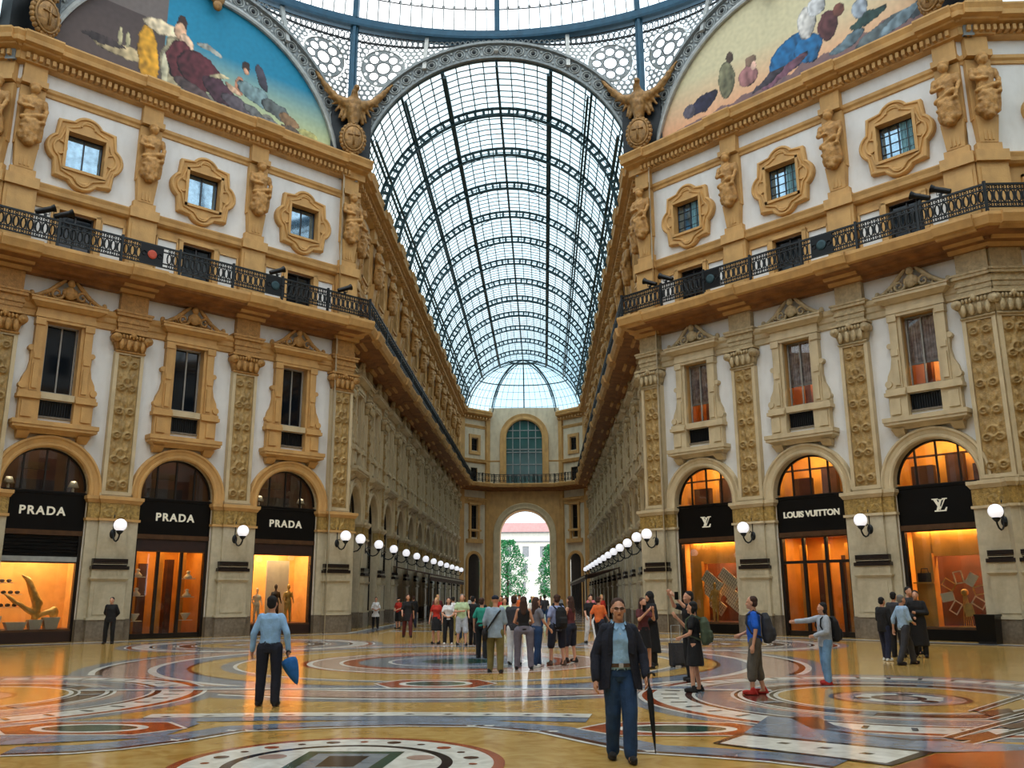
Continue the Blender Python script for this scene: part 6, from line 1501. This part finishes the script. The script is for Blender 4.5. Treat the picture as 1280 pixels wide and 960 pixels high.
x, y = ground(848, 834); mb = MB('c_charcoal'); M = Matrix.Translation((x, y, 0)) @ Matrix.Rotation(.3, 4, 'Z'); mb.box(-.19, .19, -.12, .12, .05, .58, M); mb.box(-.16, .16, -.14, .14, .1, .53, M)
o = mb.build('suitcase'); tag(o, 'dark upright suitcase beside the woman with the green backpack', 'suitcase'); h_ = MB('iron_grey'); h_.tube([M @ Vector(p) for p in ((-.12, .08, .58), (-.12, .08, 1.0), (.12, .08, 1.0), (.12, .08, .58))], .012, 6); h_.build('handle', o)
w_ = MB('black_frame')
for sx in (-.15, .15): w_.tube([M @ Vector((sx, -.1, .04)), M @ Vector((sx, .1, .04))], .035, 10)
w_.build('wheels', o)
for px, py, hh, dx, dy, wh in ((806, 836, 1.42, .0, -.33, 'woman in the dark dress'), (866, 852, 1.72, -.3, -.3, 'person behind the green backpack')):
    x, y = ground(px, py); o = MB('black_panel').box(x+dx-.04, x+dx+.04, y+dy-.006, y+dy+.006, hh-.07, hh+.09).build('phone'); tag(o, 'black phone held up by the %s' % wh, 'phone')
# ---------------------------------------------------------------- outside beyond the exit arch
st = MB('granite'); st.add([(-60, 126, -.02), (60, 126, -.02), (60, 210, -.02), (-60, 210, -.02)], [(0, 1, 2, 3)]); o = st.build('street'); tag(o, 'pale paved street outside the far exit arch', 'street', kind='structure')
mat('ext_wall', srgb(236, 232, 226), .8, var=.08); mat('ext_pink', srgb(206, 160, 160), .8, var=.1); mat('ext_dark', srgb(150, 152, 158), .5, var=.2); mat('leaf', srgb(40, 150, 80), .6, var=.5, scale=2, col2=srgb(20, 96, 50)); mat('bark', srgb(70, 54, 40), .9, var=.3)
bl = empty('building', Mfr(-1, 172)); tag(bl, 'pale building with a pinkish roof band seen through the exit arch', 'building')
MB('ext_wall').box(-16, 16, 0, 10, 0, 13.5).build('walls', bl); MB('ext_pink').box(-16.5, 16.5, -.8, 10, 13.5, 15.2).build('roof_band', bl)
c_ = MB('ext_dark'); c_.box(-16.3, 16.3, -.5, 0, 13.3, 13.5); c_.box(-16.2, 16.2, -.3, 0, 11.6, 11.8); c_.build('cornice', bl)
for ix in range(-4, 5):
    for iz in (2.2, 5.6, 8.8):
        w_ = MB('ext_dark'); w_.box(ix*3.3-.6, ix*3.3+.6, -.04, .05, iz, iz+2.0); f_ = w_.build('window', bl); g_ = MB('ext_wall'); g_.box(ix*3.3-.75, ix*3.3+.75, -.12, 0, iz-.15, iz); g_.box(ix*3.3-.75, ix*3.3+.75, -.15, 0, iz+2.05, iz+2.25); g_.build('window_trim', f_)
mo = MB('ext_wall'); mo.frus(-1.6, 1.6, -1.6, 1.6, 0, 2.5, -.3, -.3); mo.box(-.9, .9, -.9, .9, 2.5, 5.5); mo.smooth = True
mo.lathe([(.7, 5.5), (.6, 6.5), (.75, 7.4), (.5, 8.0), (.3, 8.2), (.35, 8.6), (.1, 8.9)], 14); o = mo.build('monument', None, Mfr(.3, 152)); tag(o, 'white stone monument outside between the two trees', 'monument')
def tree(x, y, h, w, label):
    r = empty('tree', Matrix.Translation((x, y, 0))); tag(r, label, 'tree')
    mb = MB('bark'); mb.smooth = True; mb.tube([(0, 0, 0), (.1, 0, h*.3), (0, .1, h*.7)], [.22, .17, .07], 8)
    for i in range(8): a = i*.9; mb.tube([(0, 0, h*(.3+.05*i)), (cos(a)*w*.6, sin(a)*w*.6, h*(.45+.06*i))], [.07, .02], 5)
    mb.build('trunk', r)
    rnd = random.Random(int(x*10)); vs = []; fs = []
    for i in range(9000):
        a = rnd.uniform(0, 6.283); u = rnd.random()**.5; z = h*(.16+.84*rnd.random()); prof = (1-((z/h-.45)/.58)**2); rr = w*max(prof, .05)**.5*u*(1+.35*noise.noise(Vector((cos(a)*1.5, sin(a)*1.5, z*.7))))
        c = Vector((rr*cos(a), rr*sin(a), z)); 
        if noise.noise(c*1.1) < -.12: continue
        s_ = rnd.uniform(.08, .17); n_ = Vector((rnd.uniform(-1, 1), rnd.uniform(-1, 1), rnd.uniform(-1, 1))).normalized(); t_ = n_.orthogonal().normalized(); b2 = n_.cross(t_)
        k_ = len(vs); vs += [c-t_*s_, c+b2*s_*.6, c+t_*s_, c-b2*s_*.6]; fs.append((k_, k_+1, k_+2, k_+3))
    m_ = MB('leaf'); m_.add(vs, fs); o_ = m_.build('crown', r)
tree(-2.9, 131, 9.6, 3.1, 'leafy green tree filling the left of the exit arch'); tree(3.6, 133, 9.0, 2.3, 'slimmer green tree at the right of the exit arch'); 
tree(-7.5, 138, 9.5, 3.2, 'leafy green tree behind the left jamb of the exit arch')
# ---------------------------------------------------------------- the half of the octagon behind the viewer
rw = MB('stucco'); RP = [(34, 34), (34, 17.3), (19.8, 17.3), (7.98, 5.45), (7.98, -22), (-7.98, -22), (-7.98, 5.45), (-19.8, 17.3), (-34, 17.3), (-34, 34)]
for i in range(len(RP)-1):
    a, b = Vector(RP[i]), Vector(RP[i+1]); L_ = (b-a).length; t = (b-a)/L_; T = Matrix.Translation((a.x, a.y, 0)) @ Matrix.Rotation(atan2(t.y, t.x), 4, 'Z')
    for z0, z1, m_ in ((0, 5.9, 'granite'), (5.9, 14.9, 'stucco'), (14.9, 18.9, 'ochre'), (18.9, 24.3, 'stucco')): rw.m(m_).box(0, L_, .1, .3, z0, z1, T)
    rw.m('ochre').box(-.3, L_+.3, -.6, .3, 24.3, 25.3, T); rw.box(-.3, L_+.3, -1.0, .3, 15.0, 15.7, T)
    n_ = max(1, int(L_/BW)); w2 = L_/n_
    for k in range(n_):
        x = w2*(k+.5)
        if w2 < 3: continue
        for x0, x1, z0, z1, m_ in ((x-1.6, x+1.6, 0, 7.2, 'rear_window'), (x-.67, x+.67, 9.9, 12.9, 'rear_window'), (x-.8, x+.8, 20, 21.6, 'rear_window')): rw.m(m_).box(x0, x1, .02, .12, z0, z1, T)
        rw.m('ochre').box(x-w2/2-.6, x-w2/2+.6, -.1, .2, 5.9, 24.3, T); rw.box(x-1.4, x-.7, -.02, .1, 8.5, 13.6, T); rw.box(x+.7, x+1.4, -.02, .1, 8.5, 13.6, T)
o = rw.build('wall_rear'); tag(o, 'ochre and white walls of the near half of the octagon behind the viewer', 'wall', kind='structure')
rr_ = MB('roof_glass')
for i in range(20): a, b = pi*i/20, pi*(i+1)/20; rr_.add([vpt(a, 5.3), vpt(b, 5.3), vpt(b, -22), vpt(a, -22)], [(0, 1, 2, 3)])
o = rr_.build('ceiling'); tag(o, 'glass barrel roof of the gallery behind the viewer', 'glass roof', kind='structure')
# ---------------------------------------------------------------- light
W = bpy.data.worlds.new('W'); SC.world = W; W.use_nodes = True; nt = W.node_tree; nt.nodes.clear()
out = nt.nodes.new('ShaderNodeOutputWorld'); bg = nt.nodes.new('ShaderNodeBackground'); tc = nt.nodes.new('ShaderNodeTexCoord'); ns = nt.nodes.new('ShaderNodeTexNoise'); ns.inputs['Scale'].default_value = 2.2; ns.inputs['Detail'].default_value = 5
rp = nt.nodes.new('ShaderNodeValToRGB'); rp.color_ramp.elements[0].position = .35; rp.color_ramp.elements[1].position = .65; rp.color_ramp.elements[0].color = (.62, .84, 1, 1); rp.color_ramp.elements[1].color = (1, 1, 1, 1)
nt.links.new(tc.outputs['Generated'], ns.inputs['Vector']); nt.links.new(ns.outputs['Fac'], rp.inputs[0]); nt.links.new(rp.outputs[0], bg.inputs[0]); bg.inputs[1].default_value = 2.9; nt.links.new(bg.outputs[0], out.inputs[0])
sun = bpy.data.lights.new('sun', 'SUN'); sun.energy = 2.0; sun.angle = radians(40); sun.color = (1, .95, .86)
link('sun', sun, None, Matrix.Rotation(radians(26), 4, 'X') @ Matrix.Rotation(radians(-4), 4, 'Y'))
bpy.data.scenes.remove(TS)
# ---------------------------------------------------------------- camera
cam = bpy.data.cameras.new('camera'); cam.sensor_fit = 'HORIZONTAL'; cam.sensor_width = 36; cam.lens = F*36/1280; cam.clip_end = 600
co = bpy.data.objects.new('camera', cam); COL.objects.link(co); SC.camera = co
fw = Vector((sin(YAW), cos(YAW), 0)); fw = Vector((fw.x*cos(PIT), fw.y*cos(PIT), sin(PIT)))
right = fw.cross(Vector((0, 0, 1))).normalized(); up = right.cross(fw)
r2 = right*cos(-ROL)-up*sin(-ROL)*-1 if False else right*cos(ROL)+up*sin(ROL); u2 = up*cos(ROL)-right*sin(ROL)
Mc = Matrix((r2, u2, -fw)).transposed().to_4x4(); Mc.translation = CAMP; co.matrix_world = Mc
SC.view_settings.view_transform = 'Standard'; SC.view_settings.look = 'None'; SC.view_settings.exposure = -.32; SC.view_settings.gamma = 1; SC.view_settings.use_curve_mapping = False
SC.cycles.use_denoising = True; SC.cycles.max_bounces = 6; SC.cycles.diffuse_bounces = 3; SC.cycles.glossy_bounces = 3; SC.cycles.transparent_max_bounces = 12; SC.cycles.transmission_bounces = 2
SC.cycles.sample_clamp_indirect = 4; SC.cycles.caustics_reflective = False; SC.cycles.caustics_refractive = False
